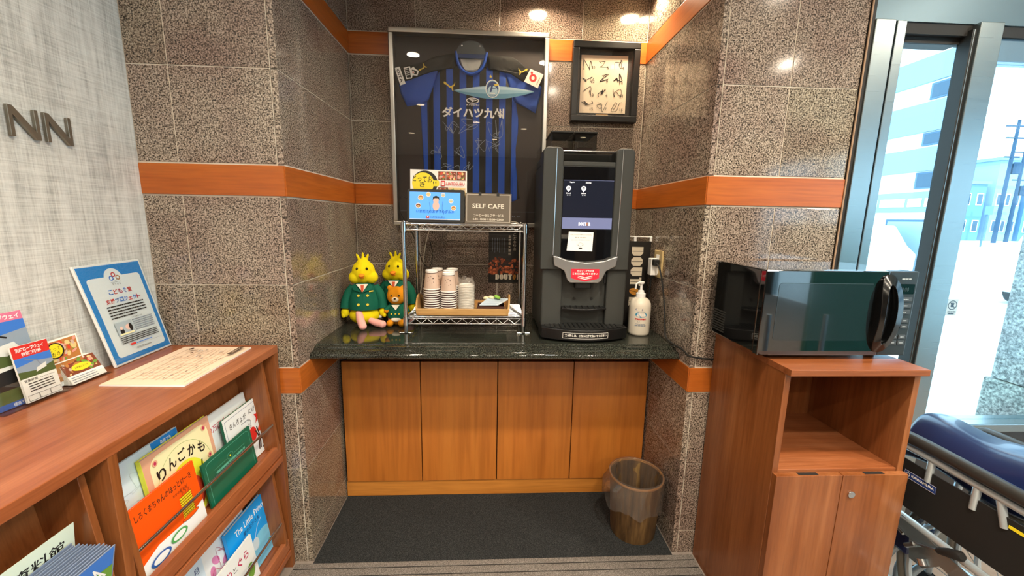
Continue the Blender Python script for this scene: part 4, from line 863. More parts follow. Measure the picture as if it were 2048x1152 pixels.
gr_ = G().prism(P2, lambda a, b, d: Vector((a, b, CT+0.0565+d)), 0, 0.002).obj('drip_grid', 'dark_grey', dt)
g = G(); 
for k in range(15): x = 0.935+0.02*k; g.box(x, x+0.005, -0.515 if 0.96 < x < 1.2 else -0.50, -0.435, CT+0.0585, CT+0.0605)
g.obj('grid_bars', 'black_plastic', gr_)
# curved label on the tray front
def trayf(a, d=0.0): t = (a-0.898)/0.362; return Vector((a, -0.492-0.054*math.sin(PI*t)**0.85-d, 0))
class Curved:
    def __init__(s, z): s.z = z
    def __call__(s, a, b, d=0): v = trayf(a, 0.0008+d); return Vector((v.x, v.y, s.z+b))
p = Print(Curved(CT+0.020), 0)
def strip(a0, a1, b0, b1, m, n=16):
    p.g.use(m); v = [p.fr(a0+(a1-a0)*k/n, b, p.d) for k in range(n+1) for b in (b0, b1)]; p.g.add(v, [(2*k, 2*k+2, 2*k+3, 2*k+1) for k in range(n)]); p.up()
strip(0.982, 1.170, 0.0, 0.024, 'ink_white'); strip(0.9833, 1.1687, 0.0013, 0.0227, 'black_plastic'); p.text('飲み残しは、こちらに捨てないでください', 0.990, 0.006, 1.162, 0.0185, 'ink_white', 0, 0.03); p.end('tray_label', dt)
# bean hoppers
for xa, xb in ((0.937, 1.030), (1.038, 1.132)):
    h_ = G(); h_.box(xa, xb, -0.335, -0.15, 1.612, 1.705); ho = h_.obj('bean_hopper', 'smoked_plastic', cm, bevel=0.004)
    bx('hopper_lid', 'black_plastic', xa-0.002, xb+0.002, -0.338, -0.147, 1.705, 1.712, ho, 0.002)
    G().box(xa+0.012, xb-0.012, -0.31, -0.17, 1.613, 1.65).obj('beans', 'bean3', ho, kind=None)
bx('hopper_guard', 'smoked_plastic', 0.969, 1.180, -0.455, -0.452, 1.572, 1.612, cm)
G().tube([(0.969, -0.452, 1.613), (1.180, -0.452, 1.613)], 0.003, 8).obj('guard_rail', 'chrome', cm, smooth=True)

# soap pump bottle
bt = thing('pump_bottle', 'white pump bottle of hand sanitiser beside the coffee machine', 'bottle', (1.348, -0.392, CT))
mat('bottle_white', '#dcd4c4', 0.35, spec=0.5)
c0 = (1.348, -0.392, CT)
G().lathe([(0.040, 0.0), (0.0455, 0.004), (0.0470, 0.012), (0.0470, 0.125), (0.0450, 0.142), (0.036, 0.158), (0.022, 0.166), (0.019, 0.168)], c0, 32).obj('body', 'bottle_white', bt, smooth=True)
pm = G().lathe([(0.0205, 0.166), (0.0205, 0.184), (0.014, 0.188), (0.0125, 0.197), (0.006, 0.199), (0.0055, 0.228)], c0, 24).obj('pump', 'white', bt, smooth=True)
G().lathe([(0.010, 0.226), (0.0125, 0.230), (0.0120, 0.236), (0.0, 0.238)], c0, 20).tube([(1.348, -0.392, CT+0.232), (1.330, -0.400, CT+0.232), (1.320, -0.404, CT+0.226), (1.318, -0.405, CT+0.205)], 0.0042, 8).obj('nozzle', 'white', bt, smooth=True)
class Cyl:
    def __init__(s, c, r): s.c = c; s.r = r
    def __call__(s, a, b, d=0): q = a/s.r; return Vector((s.c[0]+(s.r+d)*math.sin(q), s.c[1]-(s.r+d)*math.cos(q), s.c[2]+b))
mat('ink_teal', '#2c8cb0', 0.4)
p = Print(Cyl(c0, 0.0472), 0.0001)
p.rrect(-0.034, 0.115, -0.004, 0.123, 0.003, 'ink_navy2'); p.text('Kao', -0.030, 0.117, -0.012, 0.1215, 'white', 0, 0.02); p.text('ハンドスキッシュ', -0.028, 0.107, 0.008, 0.113, 'ink_navy2'); p.ell(-0.009, 0.096, 0.025, 0.013, 'ink_teal'); p.text('手指消毒', -0.027, 0.091, 0.010, 0.102, 'white', 0, 0.02)
p.text('手指用消毒液', -0.034, 0.073, 0.014, 0.081, 'ink_red', 0, 0.03); p.ring(-0.018, 0.066, 0.004, 0.004, 0.001, 'ink_grey', 10); p.micro(-0.030, 0.008, 0.054, 0.0022, 'ink_grey'); p.micro(-0.034, 0.014, 0.046, 0.0045, 'ink_grey'); p.end('label', bt)

# outlet, plugs and cords on the right niche wall
ol = thing('wall_outlet', 'beige wall outlet plate on the right stone wall of the niche', 'outlet', (1.438, -0.340, 1.155)); mat('beige_plastic', '#c8b07c', 0.4)
bx('plate', 'beige_plastic', 1.4305, 1.4398, -0.388, -0.305, 1.095, 1.215, ol, 0.002)
for z in (1.125, 1.185): bx('socket', 'white', 1.4285, 1.4306, -0.362, -0.332, z-0.012, z+0.012, ol, 0.001)
ad = thing('plug_adapter', 'white plug adapter pushed into the wall outlet', 'plug', (1.41, -0.345, 1.12)); bx('adapter_body', 'white', 1.396, 1.4284, -0.363, -0.325, 1.105, 1.180, ad, 0.003)
k1 = thing('power_cord', 'black power cord from the outlet over the counter edge to the right cabinet', 'power cord', (1.41, -0.36, CT)); 
bx('plug', 'rubber', 1.398, 1.424, -0.388, -0.3635, 1.150, 1.178, k1, 0.004)
G().tube(cat([(1.411, -0.386, 1.162), (1.418, -0.410, 1.135), (1.428, -0.440, 1.04), (1.430, -0.465, 0.95), (1.430, -0.478, 0.90), (1.428, -0.50, 0.862), (1.430, -0.56, 0.852), (1.434, -0.640, 0.853), (1.430, -0.704, 0.850), (1.47, -0.707, 0.842), (1.50, -0.706, 0.838), (1.56, -0.705, 0.835)], 6), 0.0036, 8).obj('cord', 'rubber', k1, smooth=True)
k2 = thing('machine_cord', 'black cord dropping from the outlet behind the pump bottle', 'power cord', (1.41, -0.30, CT)); bx('plug', 'rubber', 1.400, 1.424, -0.346, -0.328, 1.088, 1.1045, k2, 0.003)
G().tube(cat([(1.411, -0.337, 1.092), (1.412, -0.325, 1.02), (1.414, -0.30, 0.93), (1.40, -0.25, CT+0.006), (1.32, -0.16, CT+0.005), (1.265, -0.12, CT+0.006)], 6), 0.0036, 8).obj('cord', 'rubber', k2, smooth=True)
k3 = thing('thin_white_cord', 'thin white cord lying on the counter between machine and bottle', 'cable', (1.28, -0.3, CT)); G().tube(cat([(1.262, -0.30, CT+0.055), (1.275, -0.30, CT+0.035), (1.30, -0.27, CT+0.030), (1.34, -0.22, CT+0.006), (1.38, -0.18, CT+0.004)], 6), 0.0025, 8).obj('cord', 'cable_white', k3, smooth=True)
# ------------------------------------------------------------------ soft toys in the left corner of the counter
mat('plush_yellow', '#f0dc18', 0.9, spec=0.15, bump=(900, 0.5)); mat('plush_orange', '#d88c18', 0.9, spec=0.15, bump=(900, 0.5)); mat('plush_pink', '#eeaea6', 0.9, spec=0.1); mat('jacket_green', '#0e5c48', 0.75, spec=0.2, bump=(60, 0.4))
mat('felt_white', '#eee6d4', 0.9); mat('felt_orange', '#f08c14', 0.85); mat('button_yellow', '#f0d848', 0.5); mat('tie_red', '#c8502c', 0.7); mat('bead', '#0a0a0a', 0.15); mat('fur_cream', '#ead8b8', 0.9)
RZ = lambda a: Matrix.Rotation(a, 3, 'Z'); RY = lambda a: Matrix.Rotation(a, 3, 'Y'); RX = lambda a: Matrix.Rotation(a, 3, 'X')
def disc(t, name, m, c, r, n_=(0, -1, 0), th=0.003, sm=True):
    N = Vector(n_).normalized(); return G().tube([Vector(c), Vector(c)+N*th], [r, r*0.85], 16).obj(name, m, t, smooth=sm, local=True)
def bird(loc, rz, s_, label, legs=True):
    t = thing('bird_plush', label, 'soft toy', loc, rz); t.scale = (s_, s_, s_)
    g = G(); g.ell((0, 0, 0.046), (0.072, 0.062, 0.046)).ell((0, 0.004, 0.10), (0.06, 0.05, 0.06)); g.obj('body', 'plush_yellow', t, local=True, remesh=0.004)
    g = G(); g.ell((0, 0, 0.245), (0.052, 0.048, 0.056)).ell((-0.034, -0.006, 0.222), (0.031, 0.034, 0.030)).ell((0.034, -0.006, 0.222), (0.031, 0.034, 0.030)).ell((0, -0.004, 0.275), (0.034, 0.032, 0.032))
    for a, r_ in ((-0.42, 0.034), (0.0, 0.042), (0.36, 0.032)): g.ell((math.sin(a)*0.050, 0, 0.300+math.cos(a)*0.012), (0.0065, 0.0065, r_*0.62), RY(a), 10, 8)
    hd = g.obj('head', 'plush_yellow', t, local=True, remesh=0.0032)
    for x in (-0.020, 0.022): G().ell((x, -0.040, 0.264), (0.0055, 0.004, 0.0065)).obj('eye', 'bead', hd, smooth=True, local=True)
    G().ell((0.001, -0.054, 0.236), (0.013, 0.020, 0.0075), RX(0.10)).obj('upper_beak', 'felt_orange', hd, smooth=True, local=True)
    G().ell((0.001, -0.048, 0.226), (0.010, 0.015, 0.0055), RX(-0.2)).obj('lower_beak', 'felt_orange', hd, smooth=True, local=True)
    # jacket: flared body shell with sleeves
    g = G(); g.lathe([(0.074, 0.078), (0.075, 0.090), (0.071, 0.120), (0.062, 0.150), (0.050, 0.178), (0.036, 0.196), (0.030, 0.198), (0.030, 0.19), (0.06, 0.15), (0.070, 0.082)], (0, 0, 0), 32, None, 1.0, 0.86)
    for sx_ in (-1, 1): g.tube([(sx_*0.046, 0.0, 0.178), (sx_*0.066, -0.006, 0.150), (sx_*0.080, -0.012, 0.115), (sx_*0.083, -0.020, 0.080)], [0.020, 0.022, 0.021, 0.022], 14)
    jk = g.obj('jacket', 'jacket_green', t, smooth=True, local=True)
    G().prism([(-0.001, 0.085), (0.001, 0.085), (0.001, 0.165), (-0.001, 0.165)], lambda a, b, d: Vector((a+0.004, -0.0655+(b-0.085)*0.16-d, b)), 0, 0.001).obj('front_seam', 'jacket_green', jk, local=True)
    for sx_ in (-1, 1):
        G().prism([(0.003*sx_, 0.160), (0.034*sx_, 0.196), (0.044*sx_, 0.188), (0.040*sx_, 0.170)], lambda a, b, d: Vector((a, -0.060+(b-0.16)*0.35-abs(a)*-0.35-d, b)), 0, 0.003).obj('lapel', 'jacket_green', jk, local=True)
        G().ell((sx_*0.084, -0.022, 0.062), (0.018, 0.015, 0.023)).ell((sx_*0.090, -0.030, 0.050), (0.009, 0.009, 0.012)).obj('hand', 'plush_yellow', t, smooth=True, local=True)
        for z in (0.105, 0.145): disc(jk, 'button', 'button_yellow', (0.004+sx_*0.020 if sx_ > 0 else -0.016, -0.0645+(z-0.10)*0.20, z), 0.0062)
    G().prism([(-0.026, 0.196), (0.026, 0.196), (0.004, 0.162)], lambda a, b, d: Vector((a, -0.0555+(b-0.16)*0.33-d, b)), 0, 0.003).obj('shirt_front', 'felt_white', t, local=True)
    G().prism([(-0.007, 0.192), (0.007, 0.192), (0.005, 0.166), (0.0, 0.162), (-0.004, 0.166)], lambda a, b, d: Vector((a+0.002, -0.0595+(b-0.16)*0.33-d, b)), 0, 0.002).obj('tie', 'tie_red', t, local=True)
    G().prism([(0.030, 0.160), (0.046, 0.161), (0.046, 0.166), (0.030, 0.165)], lambda a, b, d: Vector((a, -0.047+(a-0.03)*0.6-d, b)), 0, 0.0015).obj('pocket_trim', 'button_yellow', jk, local=True)
    G().tube([(-0.018, -0.045, 0.066), (-0.008, -0.075, 0.040), (0.006, -0.102, 0.018)], [0.015, 0.0175, 0.0175], 14).ell((0.007, -0.104, 0.017), (0.0175, 0.0175, 0.0168)).obj('leg', 'plush_pink', t, smooth=True, local=True)
    G().tube([(0.030, -0.050, 0.030), (0.060, -0.068, 0.022), (0.086, -0.080, 0.018)], [0.013, 0.017, 0.0165], 14).ell((0.087, -0.0805, 0.018), (0.0175, 0.017, 0.0168)).obj('leg', 'plush_pink', t, smooth=True, local=True)
    return t
bird((0.104, -0.252, CT+0.001), math.radians(6), 1.0, 'yellow bird soft toy in a green jacket at the left end of the counter')
bird((0.226, -0.146, CT+0.001), math.radians(-4), 1.0, 'second yellow bird soft toy in green, sitting behind the small bear')
br = thing('bear_plush', 'small brown bear soft toy in a green jacket beside the rack post', 'soft toy', (0.252, -0.262, CT+0.001), math.radians(2))
g = G(); g.ell((0, 0, 0.040), (0.036, 0.032, 0.040)).ell((-0.026, -0.036, 0.0165), (0.016, 0.022, 0.0165)).ell((0.026, -0.036, 0.0165), (0.016, 0.022, 0.0165)); g.ell((-0.046, -0.01, 0.068), (0.012, 0.014, 0.012)).ell((0.044, -0.012, 0.055), (0.012, 0.014, 0.012)); g.ell((-0.036, -0.005, 0.072), (0.018, 0.012, 0.012), RY(0.3)).ell((0.036, -0.006, 0.066), (0.018, 0.012, 0.012), RY(0.9)); g.obj('body', 'plush_orange', br, local=True, remesh=0.003)
g = G(); g.ell((0, 0, 0.138), (0.044, 0.036, 0.044)).ell((-0.030, 0.002, 0.174), (0.013, 0.009, 0.013)).ell((0.030, 0.002, 0.174), (0.013, 0.009, 0.013)); hd = g.obj('head', 'plush_orange', br, local=True, remesh=0.003)
G().ell((0, -0.033, 0.126), (0.016, 0.010, 0.012)).obj('muzzle', 'fur_cream', hd, smooth=True, local=True)
G().ell((0, -0.043, 0.131), (0.0055, 0.004, 0.004)).obj('nose', 'bead', hd, smooth=True, local=True)
for x in (-0.017, 0.017): G().ell((x, -0.033, 0.143), (0.004, 0.003, 0.0045)).obj('eye', 'bead', hd, smooth=True, local=True)
g = G(); g.lathe([(0.041, 0.036), (0.043, 0.045), (0.040, 0.070), (0.030, 0.092), (0.022, 0.100), (0.019, 0.096), (0.038, 0.040)], (0, 0, 0), 28, None, 1, 0.88)
for sx_ in (-1, 1): g.tube([(sx_*0.024, 0, 0.090), (sx_*0.040, -0.005, 0.078), (sx_*0.049, -0.010, 0.070 if sx_ < 0 else 0.062)], [0.012, 0.013, 0.013], 12)
jk = g.obj('jacket', 'jacket_green', br, smooth=True, local=True)
for x in (-0.018, 0.0, 0.016): disc(jk, 'button', 'button_yellow', (x, -0.0375, 0.060), 0.0038)
G().prism([(-0.018, 0.100), (0.018, 0.100), (0.002, 0.078)], lambda a, b, d: Vector((a, -0.036+(b-0.08)*0.4-d, b)), 0, 0.003).obj('collar', 'felt_white', br, local=True)
G().ell((0, -0.028, 0.032), (0.024, 0.014, 0.012)).obj('tummy', 'felt_white', br, smooth=True, local=True)
stw = thing('small_card_stand', 'small white tag on a black stand between the bird and the bear', 'card stand', (0.176, -0.262, CT)); bx('base', 'black_plastic', 0.166, 0.190, -0.275, -0.250, CT, CT+0.035, stw, 0.001)
G().prism([(0, 0), (0.011, 0), (0.016, 0.046), (0.005, 0.046)], Frame((0.170, -0.268, CT+0.035), (1, 0, 0), (0.15, 0, 1)), -0.004, 0).obj('tag', 'white', stw, bevel=0.0008)

# ------------------------------------------------------------------ waste basket
wbk = thing('waste_basket', 'round wood-grained waste basket with a clear liner in the niche corner', 'waste basket', (1.318, -0.570, 0.006)); c0 = (1.318, -0.570, 0.006)
G().lathe([(0.0, 0.0), (0.092, 0.0), (0.094, 0.004), (0.1105, 0.262), (0.1080, 0.262), (0.0915, 0.006), (0.0, 0.006)], c0, 40).obj('bin_wall', 'bin_wood', wbk, smooth=True)
mat('bin_rim', '#a87c4c', 0.35)
G().lathe([(0.1095, 0.258), (0.1135, 0.262), (0.1140, 0.268), (0.1115, 0.272), (0.1085, 0.270), (0.1075, 0.262)], c0, 40).obj('rim', 'bin_rim', wbk, smooth=True)
rl = random.Random(8); rows_ = []
ph = [rl.uniform(0, 6.28) for _ in range(6)]
def wv(a, k): return math.sin(a*7+ph[k % 6])*0.5+math.sin(a*13+ph[(k+2) % 6])*0.35+math.sin(a*23+ph[(k+4) % 6])*0.25
prof = [(0.1165, 0.170), (0.1160, 0.200), (0.1165, 0.235), (0.1160, 0.262), (0.1150, 0.2745), (0.1080, 0.2765), (0.103, 0.262), (0.100, 0.22), (0.092, 0.15), (0.080, 0.08), (0.06, 0.03), (0.02, 0.018)]
for i, (r_, z) in enumerate(prof):
    am = [0.009, 0.0075, 0.004, 0.0015, 0.0, 0.002, 0.008, 0.015, 0.020, 0.022, 0.016, 0.004][i]
    dz = 0.014 if i == 0 else (0.006 if i == 1 else 0)
    row = []
    for k in range(73):
        a = 2*PI*k/72; bul = (0.024*max(0, math.cos(a-PI*1.02))**3+0.0) if i < 3 else 0
        rr = r_+am*wv(a, i)*(1 if i > 5 else abs(1))+bul; rr = min(rr, 0.1195) if math.cos(a) > 0.5 else rr
        row.append(Vector((c0[0]+rr*math.cos(a), c0[1]+rr*math.sin(a), c0[2]+z+dz*wv(a, 3)-0.03*(1 if i == 0 else 0)*max(0, math.cos(a+PI/2)))))
    rows_.append(row)
tag(G().sheet(rows_).obj('bin_liner', 'film_plastic', smooth=True), 'crumpled transparent liner bag folded over the waste basket rim', 'bin liner')

# ------------------------------------------------------------------ right hand cabinet
rc = thing('microwave_cabinet', 'reddish brown wooden cabinet with an open bay above two doors', 'cabinet', (1.727, -0.89, 0))
A0, A1, B0, B1 = 1.523, 1.930, -1.070, -0.706
bx('side_panel', 'cab_wood_z', A0, A0+0.018, B0, B1, 0.0, 0.925, rc, 0.001); bx('side_panel', 'cab_wood_z', A1-0.018, A1, B0, B1, 0.0, 0.925, rc, 0.001)
bx('top_panel', 'cab_wood_x', A0-0.001, A1+0.001, B0-0.022, B1, 0.925, 0.944, rc, 0.0012)
bx('back_panel', 'cab_wood_z', A0+0.018, A1-0.018, B1-0.012, B1, 0.04, 0.925, rc)
bx('shelf', 'cab_wood_x', A0+0.018, A1-0.018, B0+0.003, B1-0.012, 0.606, 0.625, rc, 0.001); bx('bottom_panel', 'cab_wood_x', A0+0.018, A1-0.018, B0+0.003, B1-0.012, 0.04, 0.058, rc); bx('plinth', 'cab_wood_x', A0+0.018, A1-0.018, B0+0.02, B0+0.035, 0.0, 0.04, rc)
for a, b in ((A0+0.001, 1.7255), (1.7275, A1-0.001)):
    d_ = bx('door', 'cab_wood_z', a, b, B0-0.020, B0-0.001, 0.045, 0.618, rc, 0.001)
    bx('finger_notch', 'dark_gap', (a+b)/2-0.03, (a+b)/2+0.03, B0-0.016, B0-0.004, 0.6178, 0.6188, d_)
    if a > 1.7:
        lk = G().tube([(1.760, B0-0.020, 0.556), (1.760, B0-0.024, 0.556)], 0.0105, 24).obj('lock', 'chrome', d_, smooth=True, bevel=0.0008)
bx('backing_gap', 'dark_gap', 1.7256, 1.7274, B0-0.010, B0-0.001, 0.05, 0.61, rc)

# ------------------------------------------------------------------ microwave oven
mw = thing('microwave_oven', 'black microwave oven with a glossy door and curved handle on the right cabinet', 'microwave', (1.71, -0.87, 0.944))
MX0, MX1, MY0, MY1, MZ0, MZ1 = 1.474, 1.936, -0.985, -0.738, 0.960, 1.213
mat('gloss_case', '#0c0d0e', 0.07, coat=1.0, spec=0.8)
G().box(MX0+0.002, MX1-0.002, MY0, MY1, MZ0, MZ1).obj('casing', 'gloss_case', mw, bevel=0.004)
for x in (MX0+0.07, MX1-0.06):
    for y in (MY0+0.03, MY1-0.03): G().tube([(x, y, 0.944), (x, y, MZ0)], 0.013, 12).obj('foot', 'rubber', mw)
g = G()
for i in range(9):
    for k in range(12): y = MY1-0.014-k*0.0065; z = 0.975+i*0.0085; g.box(MX0+0.0005, MX0+0.0022, y-0.0045, y, z, z+0.0045)
vh = g.obj('vent_grille', 'dark_grey', mw); vh['kind'] = 'stuff'
dr = G().box(MX0, 1.846, MY0-0.024, MY0-0.001, MZ0-0.002, MZ1).obj('door', 'gloss_black', mw, bevel=0.003)
mat('win_mesh', '#141c20', 0.12, coat=1.0); mat('win_line', '#39464c', 0.2); mat('panel_grey', '#272d31', 0.3); mat('btn_grey', '#3a4146', 0.4); mat('btn_ink', '#9aa4a8', 0.5)
yf = MY0-0.0245
p = Print(Frame((0, yf, 0), (1, 0, 0), (0, 0, 1)), 0.0001); p.rrect(1.516, 1.004, 1.806, 1.176, 0.012, 'win_mesh')
p.line([(1.522, 1.1755), (1.80, 1.1755)], 0.0012, 'win_line'); p.line([(1.5165, 1.01), (1.5165, 1.17)], 0.0008, 'win_line'); p.end('door_window', dr)
bx('control_panel', 'panel_grey', 1.848, MX1, MY0-0.022, MY0-0.001, MZ0-0.002, MZ1, mw, 0.003)
cp2 = [c for c in sc.objects if c.name.startswith('control_panel')][0]
p = Print(Frame((0, MY0-0.0222, 0), (1, 0, 0), (0, 0, 1)), 0.0001); p.micro(1.886, 1.916, 1.189, 0.004, 'btn_ink'); p.rrect(1.876, 1.146, 1.929, 1.176, 0.002, 'screen_black'); p.text('0:00', 1.890, 1.154, 1.912, 1.166, 'win_line')
p.end('display', cp2)
def btn(xa, xb, z):
    b_ = bx('button', 'btn_grey', xa, xb, MY0-0.0245, MY0-0.0221, z, z+0.0125, cp2, 0.001)
    q = Print(Frame((0, MY0-0.0246, 0), (1, 0, 0), (0, 0, 1)), 0.0001); q.micro(xa+(xb-xa)*0.25, xb-(xb-xa)*0.25, z+0.005, 0.0028, 'btn_ink'); return b_, q
for z in (1.124, 1.105, 1.086):
    b_, q = btn(1.880, 1.926, z); cc = q.g.obj('button_ink', None, cp2)
for z in (1.060, 1.042, 1.010, 0.992):
    for xa in (1.880, 1.905): b_, q = btn(xa, xa+0.021, z); q.g.obj('button_ink', None, cp2)
# handle: a closed bow
cz = (MZ0+MZ1)/2; N_ = 32; hw, hh = 0.034, 0.118
out = []; inn = []
for k in range(N_):
    a = 2*PI*k/N_; ca, sa = math.cos(a), math.sin(a); ex_ = lambda v, e: math.copysign(abs(v)**e, v)
    bow = -0.0105*(1-(sa*sa))*0
    out.append((1.8435+hw*ex_(ca, 0.72)*(1 if ca > 0 else 1.0)+0.006*(1-abs(sa)), cz+hh*ex_(sa, 0.75))); inn.append((1.8425+0.0165*ex_(ca, 0.9), cz+(hh-0.030)*ex_(sa, 0.85)))
g = G(); v = []
yd = lambda z: MY0-0.024-0.006-0.020*(1-((z-cz)/hh)**2)
for (a, b) in out: v.append(Vector((a, yd(b)+0.004, b)))
for (a, b) in inn: v.append(Vector((a, yd(b)-0.006+0.004, b)))
for (a, b) in out: v.append(Vector((a, MY0-0.0235, b)))
for (a, b) in inn: v.append(Vector((a, MY0-0.0235, b)))
f = []
for k in range(N_):
    j = (k+1) % N_; f += [(k, j, N_+j, N_+k), (k, 2*N_+k, 2*N_+j, j), (N_+k, N_+j, 3*N_+j, 3*N_+k), (2*N_+k, 3*N_+k, 3*N_+j, 2*N_+j)]
mat('handle_black', '#0b0c0d', 0.16, spec=0.5)
g.add(v, f); g.obj('handle', 'handle_black', dr, smooth=True, bevel=0.003)

# ------------------------------------------------------------------ folded wheelchair
wh = thing('wheelchair', 'folded wheelchair with navy seat fabric and black side guard beside the right cabinet', 'wheelchair', (2.09, -1.25, 0.009), 0)
mat('wheel_alu', '#bcc8ce', 0.3, 0.55); mat('vinyl_navy', '#15224a', 0.30, coat=0.3); mat('arm_pad', '#2b2a28', 0.38); mat('guard_black', '#0f0e0d', 0.75); mat('wc_blue', '#1c3c78', 0.4); mat('plate_alu', '#8fa0a8', 0.3, 0.8)
def side(x, outer):
    s_ = outer
    fr_ = G().tube(cat([(x, -0.98, 0.660), (x, -1.10, 0.662), (x, -1.45, 0.655), (x, -1.72, 0.650)], 4), 0.0105, 12)
    fr_.tube(cat([(x, -0.985, 0.655), (x, -0.965, 0.60), (x, -0.955, 0.50), (x, -0.94, 0.34), (x, -0.90, 0.22), (x, -0.87, 0.12)], 5), 0.011, 12)
    fr_.tube([(x, -0.955, 0.44), (x, -1.72, 0.42)], 0.011, 12); fr_.tube([(x, -1.70, 0.12), (x, -1.70, 0.92)], 0.011, 12); fr_.tube([(x, -0.94, 0.20), (x, -1.70, 0.22)], 0.011, 12)
    for y in (-1.085, -1.20, -1.25): fr_.tube([(x, y, 0.655), (x, y-(0.02 if y == -1.25 else 0), 0.59)], 0.009, 10)
    fo = fr_.obj('side_frame', 'wheel_alu', wh, smooth=True)
    ap = G(); ap.tube(cat([(x, -0.975, 0.690), (x, -1.05, 0.694), (x, -1.25, 0.690), (x, -1.40, 0.684)], 5), [0.012]+[0.0185]*14+[0.012], 14).obj('arm_pad', 'arm_pad', wh, smooth=True)
    G().box(x-0.002, x+0.002, -1.72, -0.985, 0.470, 0.622).obj('side_guard', 'guard_black', wh, bevel=0.001)
    return fo
side(2.0, True); side(2.28, False)
fr = Frame((1.9975, -1.02, 0.566), (0, -1, 0.0), (0, 0, 1)); lb_ = G().prism([(0, 0), (0.092, 0), (0.092, 0.024), (0, 0.024)], fr, 0, 0.0006).obj('maker_plate', 'ink_navy2', wh)
p = Print(Frame(fr(0, 0, 0.0006), fr.ex, fr.ey)); p.line([(0.001, 0.001), (0.091, 0.001), (0.091, 0.023), (0.001, 0.023), (0.001, 0.001)], 0.001, 'white'); p.ring(0.011, 0.012, 0.006, 0.006, 0.002, 'white', 12); p.text('KAWAMURA', 0.022, 0.009, 0.087, 0.017, 'white', 0, 0.03); p.end('plate_lettering', lb_)
bx('reflector', 'yellow', 1.9965, 1.998, -1.32, -1.278, 0.598, 0.606, wh)
# navy seat fabric hanging folded between the arms
rows_ = []
for i in range(17):
    u = i/16; row = []
    for k in range(15):
        v_ = k/14; y = -0.955-0.46*u; x = 2.035+0.21*v_; hz = 0.722+0.018*math.sin(u*PI)+0.012*math.sin(u*9+v_*3)-0.012*(abs(v_-0.5)*2)**2
        row.append(Vector((x, y+0.012*math.sin(v_*PI)*(1 if i == 0 else 0), hz-0.11*(max(0, 0.35-v_)/0.35)**2-0.11*(max(0, v_-0.75)/0.25)**2)))
    rows_.append(row)
sf2 = G().sheet(rows_).obj('seat_fabric', 'vinyl_navy', wh, smooth=True, solid=0.02, sub=1)
G().tube(cat([(2.045, -0.975, 0.672), (2.05, -1.1, 0.685), (2.05, -1.3, 0.682), (2.055, -1.40, 0.675)], 5), 0.0022, 6).obj('seam_piping', 'wc_blue', wh, smooth=True)
for x in (2.065, 2.24):
    W2 = G(); R_ = 0.300; cyy, czz = -1.30, 0.309
    for k in range(1):
        P = [(x, cyy+R_*math.cos(q*2*PI/48), czz+R_*math.sin(q*2*PI/48)) for q in range(49)]; W2.tube(P, 0.0135, 10, caps=False)
    wo = W2.obj('rear_tyre', 'tyre', wh, smooth=True)
    G().tube([(x, cyy+0.282*math.cos(q*2*PI/48), czz+0.282*math.sin(q*2*PI/48)) for q in range(49)], 0.008, 8, caps=False).obj('rim', 'wheel_alu', wo, smooth=True)
    G().tube([(x-0.03 if x < 2.1 else x+0.03, cyy+0.25*math.cos(q*2*PI/48), czz+0.25*math.sin(q*2*PI/48)) for q in range(49)], 0.008, 8, caps=False).obj('push_rim', 'wheel_alu', wo, smooth=True)
    g = G(); [g.tube([(x, cyy, czz), (x, cyy+0.28*math.cos(q*PI/9), czz+0.28*math.sin(q*PI/9))], 0.0013, 4) for q in range(18)]; g.tube([(x-0.02, cyy, czz), (x+0.02, cyy, czz)], 0.022, 12); g.obj('spokes', 'wheel_alu', wo)
    P = [(x, -1.00+0.0, 0.075)]; cs_ = G().tube([(x-0.012, -0.95, 0.075), (x+0.012, -0.95, 0.075)], 0.065, 20).obj('caster', 'rubber', wh, smooth=True)
    G().tube([(x, -0.95, 0.075), (x, -0.955, 0.20)], 0.010, 8).obj('caster_fork', 'wheel_alu', wh, smooth=True)
pl_ = G(); fr = Frame((1.993, -0.995, 0.300), (0, -1, 0.0), (0, 0, 1))
pl_.prism([(0.0, 0.12), (0.05, 0.145), (0.16, 0.125), (0.30, 0.10), (0.30, 0.06), (0.17, 0.075), (0.13, 0.03), (0.09, 0.03), (0.08, 0.09), (0, 0.095)], fr, 0, 0.003).obj('brake_plate', 'plate_alu', wh, bevel=0.0006)
bl = G().tube([(1.985, -1.085, 0.388), (1.980, -1.150, 0.420), (1.975, -1.172, 0.432)], 0.0045, 8).obj('brake_lever', 'chrome', wh, smooth=True)
G().tube([(1.976, -1.165, 0.428), (1.970, -1.195, 0.448), (1.966, -1.222, 0.464), (1.965, -1.228, 0.467)], [0.009, 0.013, 0.014, 0.009], 12).obj('brake_grip', 'rubber', bl, smooth=True)
G().tube([(1.99, -1.03, 0.40), (1.988, -1.06, 0.392)], 0.006, 8).tube([(1.992, -1.07, 0.36), (1.984, -1.10, 0.39)], 0.008, 8).tube([(1.985, -1.12, 0.36), (1.985, -1.13, 0.345)], 0.012, 10).obj('brake_linkage', 'chrome', wh, smooth=True)
for k, (a, b) in enumerate(((2.03, 0.30), (2.08, 0.26), (2.13, 0.22))):
    G().tube(cat([(a, -1.02, b+0.02), (a, -0.99, b-0.06), (a+0.01, -1.0, b-0.15), (a+0.02, -1.08, b-0.18)], 5), 0.011, 10).obj('fold_tube', 'wheel_alu', wh, smooth=True)
G().box(2.01, 2.10, -1.06, -1.0, 0.31, 0.40).obj('calf_pad', 'vinyl_navy', wh, bevel=0.01)

